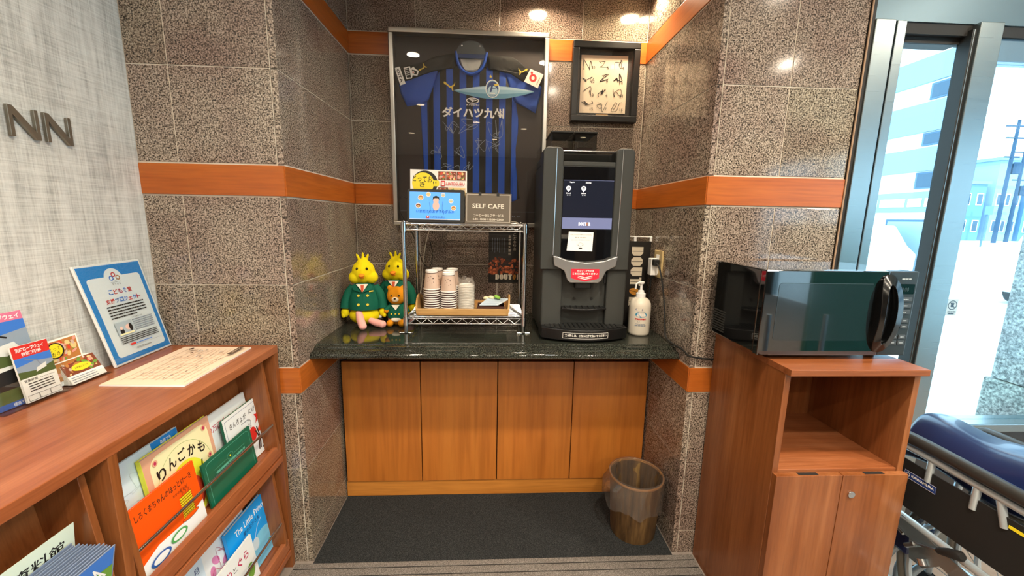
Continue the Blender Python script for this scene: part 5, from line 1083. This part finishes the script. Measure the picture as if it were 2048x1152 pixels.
# ------------------------------------------------------------------ bookcase along the left wall
bc_ = thing('bookcase', 'low reddish brown display bookcase with slanted shelves along the left wall', 'bookcase', (-0.26, -1.45, 0))
KX0, KX1 = -0.456, -0.067; KY1 = -0.702; KY0 = -2.62
bx('top_panel', 'shelf_wood_y', KX0, KX1, KY0, KY1, 0.862, 0.888, bc_, 0.0015)
bx('back_panel', 'shelf_wood_z', KX0, KX0+0.01, KY0, KY1, 0.0, 0.862, bc_)
divs = [(-0.7225, -0.7022), (-1.349, -1.328), (-1.976, -1.955), (-2.62, -2.60)]
for a, b in divs: bx('side_panel', 'shelf_wood_z', KX0+0.01, KX1-0.001, a, b, 0.0, 0.862, bc_, 0.001)
KS = 0.13
def tray(ya, yb, zl, ztop, k_):
    # a display tray: slanted back board, cheeks, ledge, lip
    xb = lambda z: -0.158-KS*(z-zl)
    q = lambda a, b, d: Vector((a, d, b))
    G().prism([(xb(zl-0.02), zl-0.02), (xb(ztop), ztop), (xb(ztop)-0.008, ztop), (xb(zl-0.02)-0.008, zl-0.02)], q, ya+0.026, yb-0.026).obj('slanted_back', 'shelf_wood_z', bc_)
    for c0_, c1_ in ((ya+0.012, ya+0.026), (yb-0.026, yb-0.012)):
        G().prism([(-0.074, zl-0.035), (-0.071, zl+0.02), (-0.104, ztop-0.012), (-0.21, ztop-0.012), (-0.165, zl-0.035)], q, c0_, c1_).obj('cheek', 'shelf_wood_z', bc_, bevel=0.001)
    bx('ledge', 'shelf_wood_y', -0.165, -0.088, ya+0.026, yb-0.026, zl-0.018, zl-0.006, bc_)
    G().prism([(-0.088, zl-0.035), (-0.0705, zl-0.035), (-0.0735, zl+0.006), (-0.090, zl+0.006)], q, ya+0.002, yb-0.002).obj('lip', 'shelf_wood_y', bc_, bevel=0.001)
    bx('rail_board', 'shelf_wood_y', -0.36, -0.069, ya, yb, zl-0.064, zl-0.042, bc_, 0.001)
    r_ = G().tube([(-0.0835, ya+0.026, zl+0.092), (-0.0835, yb-0.020, zl+0.092)], 0.0045, 12).obj('retaining_rail', 'chrome', bc_, smooth=True)
rowsz = [(0.515, 0.850), (0.120, 0.450)]
for (ya, yb) in ((-1.328, -0.7225), (-1.955, -1.349), (-2.60, -1.976)):
    for k_, (zl, zt) in enumerate(rowsz): tray(ya, yb, zl, zt, k_)
mat('page_white', '#ece8de', 0.8)
def book(name, label, y0, w_, h_, zl, x, m, th=0.008, cat_='book', tilt=0.0, group=None, spine=None):
    t = thing(name, label, cat_, (x, y0+w_/2, zl), 0, group)
    ex = Vector((0, math.cos(tilt), math.sin(tilt))); ey = Vector((-KS, -math.sin(tilt), math.cos(tilt)))
    fr = Frame((x, y0, zl), ex, ey); sx_ = math.sqrt(1+KS*KS); H_ = h_
    R = lambda a0, b0, a1, b1, d0, d1: G().prism([(a0, b0), (a1, b0), (a1, b1), (a0, b1)], fr, d0, d1)
    cv = R(0, 0, w_, H_, -0.0014, 0).obj('cover', m, t, bevel=0.0005)
    R(0.001, 0.002, w_-0.002, H_-0.002, -th+0.0014, -0.0015).obj('page_block', 'page_white', t)
    R(0, 0, w_, H_, -th, -th+0.0013).obj('back_cover', spine or m, t); R(-0.0005, 0, 0.001, H_, -th, 0).obj('spine', spine or m, t)
    return t, cv, Print(Frame(fr(0, 0, 0), fr.ex, fr.ey))
mat('marble_blue', '#cfe2ec', 0.35); mat('ribbon_blue', '#1c86d8', 0.4); mat('book_peach', '#dca88a', 0.4); mat('book_cream', '#efe9b8', 0.4); mat('book_lime', '#e6ea3c', 0.4); mat('book_green', '#0f6048', 0.35); mat('line_green', '#5cb098', 0.4)
mat('book_sky', '#149cf0', 0.3); mat('book_sky2', '#7cc8ec', 0.35); mat('book_white', '#e8eef0', 0.35); mat('book_pale', '#c8dcec', 0.35); mat('ink_pink', '#d888b8', 0.4); mat('ink_crimson', '#b83058', 0.4); mat('ink_brown', '#3c2418', 0.5); mat('plate_blue', '#2c5ca8', 0.4); mat('plate_green', '#4ca058', 0.4); mat('ink_ltgrey', '#a8b8c0', 0.5)
t, cv, p = book('marbled_book', 'pale blue marbled picture book with a blue corner ribbon behind the others', -1.250, 0.205, 0.255, 0.512, -0.1405, 'marble_blue', 0.006)
p.poly([(0.118, 0.254), (0.204, 0.254), (0.204, 0.238), (0.150, 0.226), (0.118, 0.236)], 'ribbon_blue'); p.text('英語でも', 0.146, 0.236, 0.182, 0.247, 'white', 0, 0.01)
rb = random.Random(4)
for k in range(6): p.scribble(0.01, 0.02+0.03*k, 0.10, 0.05, 'ink_ltgrey', 0.0006, rb, 6)
p.end('cover_print', t)
t, cv, p = book('apple_book', 'peach and cream picture book with a yellow circle and large brush title', -1.186, 0.235, 0.240, 0.512, -0.1245, 'book_peach', 0.011, spine='book_lime')
p.rrect(0.018, 0.012, 0.222, 0.228, 0.03, 'book_cream'); p.ring(0.118, 0.11, 0.098, 0.105, 0.001, 'leaf_green', 40); p.ell(0.118, 0.080, 0.072, 0.085, 'book_lime', 30); p.ell(0.118, 0.060, 0.045, 0.055, 'food2'); p.line([(0.118, 0.112), (0.122, 0.130)], 0.006, 'food3')
for i, ch in enumerate('りんごかも'): a = 0.036+i*0.033; b = 0.150+0.020*math.sin(PI*(i+0.5)/5); p.text(ch, a, b, a+0.027, b+0.032, 'ink_black', 0.2-0.1*i, 0.02)
for i, ch in enumerate('しれない'): a = 0.168+0.006*i; b = 0.112-i*0.028; p.text(ch, a, b, a+0.026, b+0.024, 'ink_black', -0.2, 0.01)
for a, b in ((0.034, 0.212), (0.206, 0.214), (0.030, 0.130), (0.206, 0.130)): p.ell(a, b, 0.008, 0.008, 'book_peach'); p.ell(a, b, 0.004, 0.005, 'ink_crimson', 8)
p.end('cover_print', t)
t, cv, p = book('pancake_book', 'bright orange picture book showing a stack of pancakes and two plates', -1.283, 0.213, 0.172, 0.5085, -0.100, 'orange_book', 0.006)
p.text('しろくまちゃんのほっとけーき', 0.022, 0.134, 0.196, 0.152, 'ink_brown', 0.0, 0.015); p.text('わかやま けん', 0.128, 0.118, 0.176, 0.126, 'ink_brown')
p.poly([(0.0, 0.0), (0.212, 0.0), (0.212, 0.055), (0.150, 0.040), (0.060, 0.046), (0.0, 0.028)], 'book_white')
for k in range(9): p.rrect(0.142, 0.048+k*0.0066, 0.182, 0.0535+k*0.0066, 0.0028, 'yellow'); 
for k in range(10): p.line([(0.142, 0.0475+k*0.0066), (0.182, 0.0475+k*0.0066)], 0.0014, 'ink_brown')
p.ell(0.162, 0.046, 0.028, 0.006, 'orange_book'); p.ring(0.162, 0.046, 0.028, 0.006, 0.0012, 'ink_brown')
for a in (0.152, 0.162, 0.172): p.line([(a, 0.110), (a+0.004, 0.117), (a-0.003, 0.122), (a+0.003, 0.130)], 0.001, 'ink_brown', 4)
p.ell(0.055, 0.016, 0.030, 0.013, 'plate_blue'); p.ell(0.055, 0.016, 0.023, 0.009, 'book_white'); p.ell(0.115, 0.026, 0.027, 0.012, 'plate_green'); p.ell(0.115, 0.026, 0.020, 0.008, 'book_white')
p.end('cover_print', t)
t, cv, p = book('green_picture_book', 'dark green picture book with a thin gold-green border lying in front', -1.046, 0.226, 0.134, 0.512, -0.1015, 'book_green', 0.005)
p.line([(0.012, 0.004), (0.012, 0.118), (0.022, 0.126), (0.204, 0.126), (0.214, 0.118), (0.214, 0.004)], 0.0012, 'line_green'); p.line([(0.040, 0.094), (0.095, 0.094)], 0.0009, 'line_green'); p.line([(0.131, 0.094), (0.186, 0.094)], 0.0009, 'line_green'); p.ring(0.113, 0.096, 0.014, 0.010, 0.0009, 'line_green', 16); p.ell(0.113, 0.096, 0.003, 0.003, 'yellow')
p.micro(0.045, 0.182, 0.078, 0.007, 'line_green'); p.end('cover_print', t)
t, cv, p = book('million_lives_book', 'pale picture book with a crimson title at the back right of the top shelf', -0.965, 0.212, 0.225, 0.512, -0.1395, 'book_white', 0.006)
p.text('100万回生きたねこ', -0.0+0.006, 0.168, 0.196, 0.190, 'ink_crimson', 0, 0.01); p.text('作・絵', 0.06, 0.150, 0.085, 0.156, 'ink_black'); p.poly([(0.083, 0.03), (0.092, 0.10), (0.100, 0.13), (0.108, 0.10), (0.118, 0.03)], 'ink_ltgrey'); p.end('cover_print', t)
t, cv, p = book('goldfish_book', 'white picture book with red goldfish at the right end of the top shelf', -0.914, 0.203, 0.198, 0.512, -0.1165, 'book_white', 0.007, spine='book_green')
p.line([(0.010, 0.004), (0.010, 0.188), (0.193, 0.188), (0.193, 0.004)], 0.0016, 'ink_navy2'); p.text('きんぎょが', 0.026, 0.152, 0.112, 0.172, 'ink_black', 0, 0.008); p.text('にげた', 0.128, 0.156, 0.180, 0.174, 'ink_black', 0, 0.008); p.micro(0.080, 0.120, 0.142, 0.003, 'ink_grey')
p.ring(0.120, 0.132, 0.008, 0.008, 0.0016, 'ink_black', 16); p.ring(0.122, 0.116, 0.004, 0.004, 0.0012, 'ink_black', 12)
p.poly([(0.150, 0.112), (0.158, 0.130), (0.150, 0.146), (0.162, 0.142), (0.172, 0.152), (0.176, 0.138), (0.186, 0.132), (0.170, 0.126)], 'ink_red'); p.ell(0.126, 0.086, 0.020, 0.024, 'ink_red'); p.ell(0.168, 0.088, 0.014, 0.010, 'food2', 12, 0.6)
for q in ([(0.150, 0.02), (0.156, 0.06), (0.150, 0.10)], [(0.156, 0.05), (0.172, 0.078)], [(0.153, 0.06), (0.140, 0.09)], [(0.140, 0.02), (0.150, 0.05), (0.166, 0.048), (0.172, 0.028), (0.160, 0.016)]): p.line(q, 0.005, 'ink_brown', 4)
p.end('cover_print', t)
# second row
t, cv, p = book('night_sky_book', 'bright blue picture book with a white title at the right end of the second shelf', -0.948, 0.222, 0.222, 0.100+0.017, -0.119, 'book_sky', 0.010)
p.rect(0.0, 0.0, 0.235, 0.085, 'book_sky2'); p.ell(0.16, 0.07, 0.060, 0.040, 'book_sky2'); p.text('The Little Prince', 0.040, 0.176, 0.205, 0.198, 'white', 0, 0.005); p.text('星の王子さま', 0.075, 0.152, 0.165, 0.166, 'ink_navy2', 0, 0.01); p.line([(0.11, 0.08), (0.14, 0.13), (0.175, 0.150)], 0.0014, 'white', 3); p.ell(0.12, 0.085, 0.018, 0.022, 'book_pale'); p.ell(0.19, 0.04, 0.008, 0.008, 'leaf_green'); p.end('cover_print', t)
t, cv, p = book('white_picture_book', 'white picture book with red kana and a leaf in front on the second shelf', -1.066, 0.200, 0.158, 0.117, -0.1005, 'book_white', 0.006)
p.text('ぐり', 0.030, 0.100, 0.085, 0.130, 'ink_crimson', 0, 0.02); p.text('ぐら', 0.115, 0.100, 0.170, 0.130, 'ink_crimson', 0, 0.02); p.text('と', 0.092, 0.104, 0.108, 0.122, 'ink_black'); p.ell(0.165, 0.050, 0.018, 0.026, 'leaf_green'); p.end('cover_print', t)
t, cv, p = book('pink_comic', 'pale comic volume with pink flower drawing at the back of the second shelf', -1.030, 0.205, 0.235, 0.117, -0.138, 'book_white', 0.009, spine='book_pale')
for k in range(9): p.ell(0.03+0.02*k, 0.14+0.03*math.sin(k*2.1), 0.012, 0.020, 'ink_pink', 10, k*0.7)
p.scribble(0.02, 0.08, 0.17, 0.12, 'ink_crimson', 0.0012, rb, 10); p.end('cover_print', t)
t, cv, p = book('stairway_book', 'pale blue picture book with dark vertical lettering at the left of the second shelf', -1.270, 0.228, 0.262, 0.117, -0.124, 'book_pale', 0.008)
[p.text(ch, 0.190, 0.200-i*0.026, 0.210, 0.220-i*0.026, 'ink_navy2', 0, 0.01) for i, ch in enumerate('月のおはなし')]; p.ell(0.12, 0.10, 0.05, 0.06, 'plate_blue'); p.end('cover_print', t)

# museum leaflets and the pile of pamphlets in the left bay
t = thing('museum_leaflet', 'pale green museum leaflet standing at the back of the left bay', 'leaflet', (-0.15, -1.47, 0.512))
fr = Frame((-0.138, -1.592, 0.512), (0, 1, 0), (0.10, 0, 1)); mat('leaflet_mint', '#d4e4d4', 0.5)
for k in range(4): G().prism([(0, 0), (0.207, 0), (0.207, 0.240-0.0012*k), (0, 0.240-0.0012*k)], fr, -0.0012-0.0014*k, -0.0014*k).obj('sheet', 'leaflet_mint', t)
p = Print(Frame(fr(0, 0, 0), fr.ex, fr.ey)); p.text('市歴史資料館', 0.014, 0.192, 0.188, 0.220, 'ink_black', 0, 0.01); p.text('当館の展示内容の御案内', 0.070, 0.175, 0.188, 0.184, 'ink_grey'); p.end('leaflet_print', t)
mat('pamphlet_blue', '#7888a4', 0.4); mat('photo_sky', '#3c78d0', 0.35)
rq = random.Random(2)
for k in range(12):
    f_ = k == 11
    fr = Frame((-0.1335+0.0038*k, -1.612+0.0015*k+rq.uniform(-.002, .002), 0.512), (0.02*(k/11), 1, 0), (0.11+0.010*k, 0.0, 1)); hh_ = 0.204-0.0012*k+rq.uniform(-.001, .001)
    t = tag(G().prism([(0, 0), (0.213, 0), (0.213, hh_), (0, hh_)], fr, -0.0022, 0).obj('pamphlet', 'pamphlet_blue'), 'foremost photo pamphlet of the thick pile in the left bay' if f_ else 'folded pamphlet packed in the pile before the museum leaflet', 'pamphlet')
    if not f_: t['group'] = 'pamphlets piled before the museum leaflet'
    if f_:
        p = Print(Frame(fr(0, 0, 0), fr.ex, fr.ey)); p.rect(0.0, 0.08, 0.21, hh_-0.001, 'photo_sky'); p.poly([(0.0, 0.08), (0.0, 0.11), (0.06, 0.14), (0.10, 0.11), (0.15, 0.135), (0.21, 0.10), (0.21, 0.08)], 'ink_ltgrey'); p.rect(0.02, 0.10, 0.10, 0.135, 'ink_red'); p.poly([(0.13, 0.09), (0.21, 0.09), (0.21, 0.15), (0.17, 0.155)], 'leaf_green')
        p.text('OITA', 0.150, 0.110, 0.205, 0.155, 'white', 0.5, 0.02); p.end('pamphlet_print', t)

# ------------------------------------------------------------------ things on the bookcase
TZ = 0.888
fs = thing('project_poster_frame', 'clear framed notice with a blue border leaning on the left wall', 'framed notice', (-0.42, -0.82, TZ))
fr = Frame((-0.414, -0.929, TZ+0.0015), (-0.007, 0.224, 0.0), (-0.036, -0.043, 0.304)); W_, H_ = 0.221, 0.309
mat('notice_blue', '#2a8cdc', 0.25); mat('notice_white', '#f4fafc', 0.25)
G().prism([(0, 0), (W_, 0), (W_, H_), (0, H_)], fr, -0.006, 0).obj('backing', 'white', fs, bevel=0.001)
G().prism([(0.006, 0.006), (W_-0.006, 0.006), (W_-0.006, H_-0.006), (0.006, H_-0.006)], fr, 0.0, 0.0004).obj('notice_sheet', 'notice_blue', fs)
p = Print(Frame(fr(0, 0, 0.0004), fr.ex, fr.ey)); p.fr.ey = fr.ey; p.fr.n = fr.n
p.rrect(0.022, 0.022, W_-0.020, 0.268, 0.010, 'notice_white'); p.ell(0.108, 0.262, 0.030, 0.030, 'notice_white')
for a, b, m in ((0.100, 0.262, 'ink_blue'), (0.110, 0.272, 'ink_red'), (0.122, 0.262, 'food1')): p.ring(a, b, 0.006, 0.006, 0.003, m, 14)
p.line([(0.104, 0.258), (0.112, 0.254), (0.118, 0.258)], 0.001, 'ink_black', 3); p.text('むすびえ', 0.096, 0.240, 0.124, 0.246, 'ink_black'); p.line([(0.092, 0.249), (0.126, 0.249)], 0.0006, 'ink_black')
cols = ['ink_blue', 'ink_red', 'ink_crimson', 'ink_blue', 'ink_red', 'plate_blue', 'ink_red', 'plate_blue', 'ink_crimson', 'ink_blue']
for i, ch in enumerate('こども食堂'): p.text(ch, 0.072+i*0.0162, 0.213, 0.086+i*0.0162, 0.228, cols[i], 0, 0.02)
for i, ch in enumerate('支援プロジェクト'): p.text(ch, 0.052+i*0.0152, 0.187+(0 if ch != 'ェ' else 0), 0.0652+i*0.0152, 0.201 if ch != 'ェ' else 0.196, cols[(i*3+1) % 10], 0, 0.02)
rm = random.Random(9)
for i in range(5): p.micro(0.046, 0.176-(0.04 if i == 4 else 0), 0.176-i*0.0088, 0.0036, 'ink_black', rm)
p.text('こども食堂とは?', 0.110, 0.131, 0.150, 0.1355, 'ink_black'); [p.micro(0.108, 0.184, 0.124-i*0.0064, 0.0026, 'ink_grey', rm) for i in range(6)]
p.rect(0.046, 0.086, 0.104, 0.128, 'ink_ltgrey'); p.ell(0.062, 0.098, 0.007, 0.010, 'ink_black'); p.ell(0.062, 0.109, 0.005, 0.005, 'skin_print'); p.ell(0.086, 0.108, 0.010, 0.009, 'skin_print'); p.ell(0.094, 0.106, 0.006, 0.012, 'ink_black'); p.rect(0.050, 0.087, 0.100, 0.092, 'book_cream')
for i in range(4): p.micro(0.046, 0.184, 0.078-i*0.0058, 0.0026, 'ink_black', rm)
p.rect(0.070, 0.050, 0.088, 0.056, 'ink_red'); p.micro(0.090, 0.150, 0.051, 0.0024, 'ink_blue', rm); p.line([(0.070, 0.046), (0.186, 0.046)], 0.0005, 'ink_grey'); p.text('ROUTE Initiative', 0.086, 0.034, 0.140, 0.0395, 'ink_black', 0, 0.01)
p.end('notice_print', fs)
bp_ = G(); bp_.prism([(0, 0), (W_, 0), (W_, H_), (0, H_)], fr, 0.0022, 0.0034).obj('clear_cover', 'clear_plastic', fs)
# town map sheets
mt = thing('map_stack', 'cream paper town map lying on the bookcase top', 'map', (-0.24, -0.9, TZ))
mat('map_paper', '#ecd2b8', 0.6); mat('map_line', '#b09078', 0.6)
fr = Frame((-0.1235, -1.064, TZ+0.0003), (-0.010, 0.322, 0), (-0.222, 0.006, 0.0)); W_, H_ = 0.322, 0.222
for k in range(5): G().prism([(0.0+0.0008*k, 0), (W_, 0), (W_-0.0006*k, H_), (0.0, H_-0.0005*k)], fr, 0.0009*k, 0.0009*k+0.0007).obj('map_sheet', 'map_paper' if k == 4 else 'white', mt)
p = Print(Frame(fr(0, 0, 0.0044), fr.ex, fr.ey)); rm = random.Random(12)
p.line([(0.03, 0.190), (0.300, 0.192)], 0.0018, 'map_line'); p.line([(0.02, 0.014), (0.12, 0.012)], 0.0012, 'map_line')
for i in range(9): y = 0.03+i*0.017; p.line([(0.03+rm.uniform(0, .02), y), (0.12, y+rm.uniform(-.006, .006)), (0.2, y+rm.uniform(-.006, .006)), (0.295, y+rm.uniform(-.008, .008))], 0.0011, 'map_line', 3)
for i in range(13): x = 0.045+i*0.019; p.line([(x, 0.02+rm.uniform(0, .03)), (x+rm.uniform(-.006, .008), 0.10), (x+rm.uniform(-.008, .01), 0.18)], 0.0009, 'map_line', 3)
for i in range(40): a, b = rm.uniform(0.03, 0.285), rm.uniform(0.02, 0.18); p.micro(a, a+rm.uniform(.006, .018), b, 0.0022, rm.choice(['ink_brown', 'map_line', 'ink_grey']), rm)
p.rrect(0.228, 0.012, 0.306, 0.026, 0.002, 'ink_brown'); p.text('ご近所マップ', 0.234, 0.0145, 0.300, 0.0235, 'map_paper', 0, 0.01); p.ell(0.275, 0.168, 0.010, 0.006, 'ink_brown'); p.ell(0.235, 0.14, 0.006, 0.003, 'ink_brown'); p.end('map_print', mt)
# acrylic brochure holder with the ropeway leaflets
bh = thing('acrylic_brochure_holder', 'clear acrylic leaflet holder at the left end of the bookcase top', 'brochure holder', (-0.42, -1.14, TZ))
G().box(-0.452, -0.392, -1.225, -1.082, TZ, TZ+0.003).obj('base', 'clear_plastic', bh)
for y in (-1.225, -1.085): G().prism([(-0.452, 0.0), (-0.392, 0.0), (-0.398, 0.070), (-0.452, 0.150)], lambda a, b, d: Vector((a, y+d, TZ+0.003+b)), 0, 0.002).obj('end_wall', 'clear_plastic', bh)
G().box(-0.395, -0.393, -1.223, -1.085, TZ+0.003, TZ+0.068).obj('front_wall', 'clear_plastic', bh); G().box(-0.452, -0.450, -1.223, -1.085, TZ+0.003, TZ+0.15).obj('rear_wall', 'clear_plastic', bh)
mat('ropeway_pink', '#d87898', 0.35); mat('mountain', '#8c9cac', 0.4); mat('forest', '#4c5c30', 0.4); mat('cabin_white', '#d8dcd8', 0.3)
def leaf(name, label, o_, ex, ey, w_, h_, th=0.006):
    fr = Frame(o_, ex, ey); t = thing(name, label, 'leaflet', o_); G().prism([(0, 0), (w_, 0), (w_, h_), (0, h_)], fr, -th, 0).obj('sheets', 'paper', t); return t, Print(Frame(fr(0, 0, 0), fr.ex, fr.ey))
t, p = leaf('ropeway_leaflet', 'tall ropeway leaflet with a pink heading at the back of the acrylic holder', (-0.4145, -1.216, TZ+0.004), (0, 1, 0), (-0.14, 0, 1), 0.104, 0.217)
p.rect(0, 0.197, 0.104, 0.217, 'ropeway_pink'); p.text('別府ロープウェイ', -0.0+0.006, 0.200, 0.098, 0.213, 'white', 0, 0.02); p.rect(0, 0.125, 0.104, 0.197, 'photo_sky'); p.poly([(0, 0.125), (0, 0.160), (0.05, 0.168), (0.104, 0.175), (0.104, 0.125)], 'mountain'); p.poly([(0, 0.095), (0, 0.140), (0.05, 0.130), (0.104, 0.135), (0.104, 0.095)], 'forest')
p.line([(0.0, 0.182), (0.035, 0.172), (0.060, 0.160)], 0.004, 'ink_black'); p.line([(0.032, 0.172), (0.040, 0.142)], 0.003, 'ink_grey'); p.poly([(0.020, 0.125), (0.028, 0.142), (0.070, 0.148), (0.078, 0.134), (0.050, 0.118)], 'cabin_white')
p.rect(0, 0.030, 0.104, 0.095, 'cabin_white'); p.poly([(0.01, 0.04), (0.02, 0.085), (0.06, 0.088), (0.06, 0.04)], 'ink_black'); p.rect(0, 0.012, 0.104, 0.042, 'forest'); p.rect(0, 0.0, 0.104, 0.013, 'plate_blue'); p.text('標高千三百米の空へ', 0.03, 0.002, 0.098, 0.010, 'white'); p.end('leaflet_print', t)
t, p = leaf('ropeway_coupon', 'small red headed ropeway coupon in front in the acrylic holder', (-0.4005, -1.171, TZ+0.006), (0, 1, 0), (-0.10, -0.02, 1), 0.078, 0.137, 0.004)
p.rect(0, 0.108, 0.078, 0.137, 'ink_red'); p.text('別府ロープウェイ', 0.008, 0.122, 0.068, 0.132, 'white', 0, 0.02); p.text('特別割引券', 0.018, 0.111, 0.060, 0.120, 'white', 0, 0.02); p.rect(0, 0.066, 0.078, 0.108, 'photo_sky'); p.poly([(0, 0.066), (0, 0.088), (0.04, 0.094), (0.078, 0.088), (0.078, 0.066)], 'mountain'); p.poly([(0, 0.058), (0, 0.076), (0.04, 0.070), (0.078, 0.080), (0.078, 0.058)], 'forest'); p.poly([(0.036, 0.066), (0.040, 0.076), (0.062, 0.084), (0.060, 0.072)], 'cabin_white'); p.line([(0.020, 0.102), (0.044, 0.094), (0.050, 0.080)], 0.002, 'ink_grey')
p.rect(0, 0.0, 0.078, 0.058, 'paper'); p.text('営業時間', 0.006, 0.048, 0.034, 0.055, 'ink_black', 0, 0.02); p.text('Opening Hours', 0.040, 0.049, 0.072, 0.053, 'ink_black'); [p.micro(0.012, 0.066, 0.042-i*0.006, 0.0026, 'ink_black', rm) for i in range(4)]
for k in range(3): p.line([(0.004+k*0.024, 0.003), (0.027+k*0.024, 0.003), (0.027+k*0.024, 0.016), (0.004+k*0.024, 0.016), (0.004+k*0.024, 0.003)], 0.0009, 'ink_black')
p.end('coupon_print', t)
# small card rack with food cards
ch_ = thing('card_holder', 'small clear card holder beside the acrylic leaflet holder', 'card holder', (-0.42, -1.02, TZ))
G().box(-0.450, -0.398, -1.075, -0.958, TZ, TZ+0.002).obj('base', 'clear_plastic', ch_); G().box(-0.4005, -0.3985, -1.073, -0.960, TZ+0.002, TZ+0.022).obj('front_wall', 'clear_plastic', ch_); G().box(-0.450, -0.448, -1.073, -0.960, TZ+0.002, TZ+0.06).obj('rear_wall', 'clear_plastic', ch_)
t, p = leaf('food_card', 'square food card with a yellow round title standing in the card holder', (-0.4265, -1.083, TZ+0.004), (0, 1, 0.03), (-0.12, -0.02, 1), 0.088, 0.122, 0.003)
food(p, 0.004, 0.062, 0.084, 0.118, 11, 40); food(p, 0.004, 0.012, 0.084, 0.060, 12, 30); p.ell(0.024, 0.094, 0.022, 0.021, 'ink_black'); p.ell(0.024, 0.094, 0.018, 0.018, 'yellow'); p.text('とって', 0.010, 0.094, 0.038, 0.104, 'ink_black'); p.text('おき', 0.014, 0.081, 0.034, 0.091, 'ink_black'); p.line([(0.004, 0.061), (0.084, 0.061)], 0.003, 'paper'); p.end('card_print', t)
for k in range(6):
    t, p = leaf('coupon_card', 'foremost food coupon card with a yellow oval lying back in the card holder' if k == 5 else 'food coupon card stacked behind the foremost in the card holder', (-0.4225+0.0035*k, -1.062, TZ+0.0045), (0, 1, 0.0), (-0.62+0.02*k, 0, 1), 0.094, 0.066, 0.0022)
    if k < 5: t['group'] = 'stacked coupon cards'
    else:
        food(p, 0.0, 0.024, 0.094, 0.066, 21, 40); p.ell(0.046, 0.040, 0.026, 0.010, 'yellow'); p.text('お食事にどうぞ', 0.028, 0.037, 0.064, 0.043, 'ink_black'); p.rect(0, 0, 0.094, 0.022, 'paper'); [p.micro(0.004, 0.072, 0.004+i*0.006, 0.0022, 'ink_grey', rm) for i in range(3)]
    p.end('card_print', t) if k == 5 else None
# metal letters on the wallpaper
mat('letter_metal', '#8c867a', 0.32, 0.85)
def letter_n(y0, label):
    fr = Frame((-0.460, y0, 1.517), (0, 1, 0), (0, 0, 1)); w_, h_, s_ = 0.066, 0.072, 0.0095
    g = G(); P = [(0, 0), (s_, 0), (s_, h_-0.020), (w_-s_-0.002, 0), (w_, 0), (w_, h_), (w_-s_, h_), (w_-s_, 0.020), (s_+0.002, h_), (0, h_)]
    n = len(P); g.prism(P, fr, 0.003, 0.011); return tag(g.obj('wall_letter', 'letter_metal', bevel=0.0008, seg=1), label, 'letter')
letter_n(-1.056, 'raised metal letter N on the wallpaper, the left one of the pair')
letter_n(-0.976, 'raised metal letter N on the wallpaper, the right one nearer the stone wall')
fr_i = Frame((-0.460, -1.095, 1.517), (0, 1, 0), (0, 0, 1)); tag(G().prism([(0, 0), (0.0095, 0), (0.0095, 0.072), (0, 0.072)], fr_i, 0.003, 0.011).obj('wall_letter', 'letter_metal'), 'raised metal letter I on the wallpaper just left of the pair', 'letter')
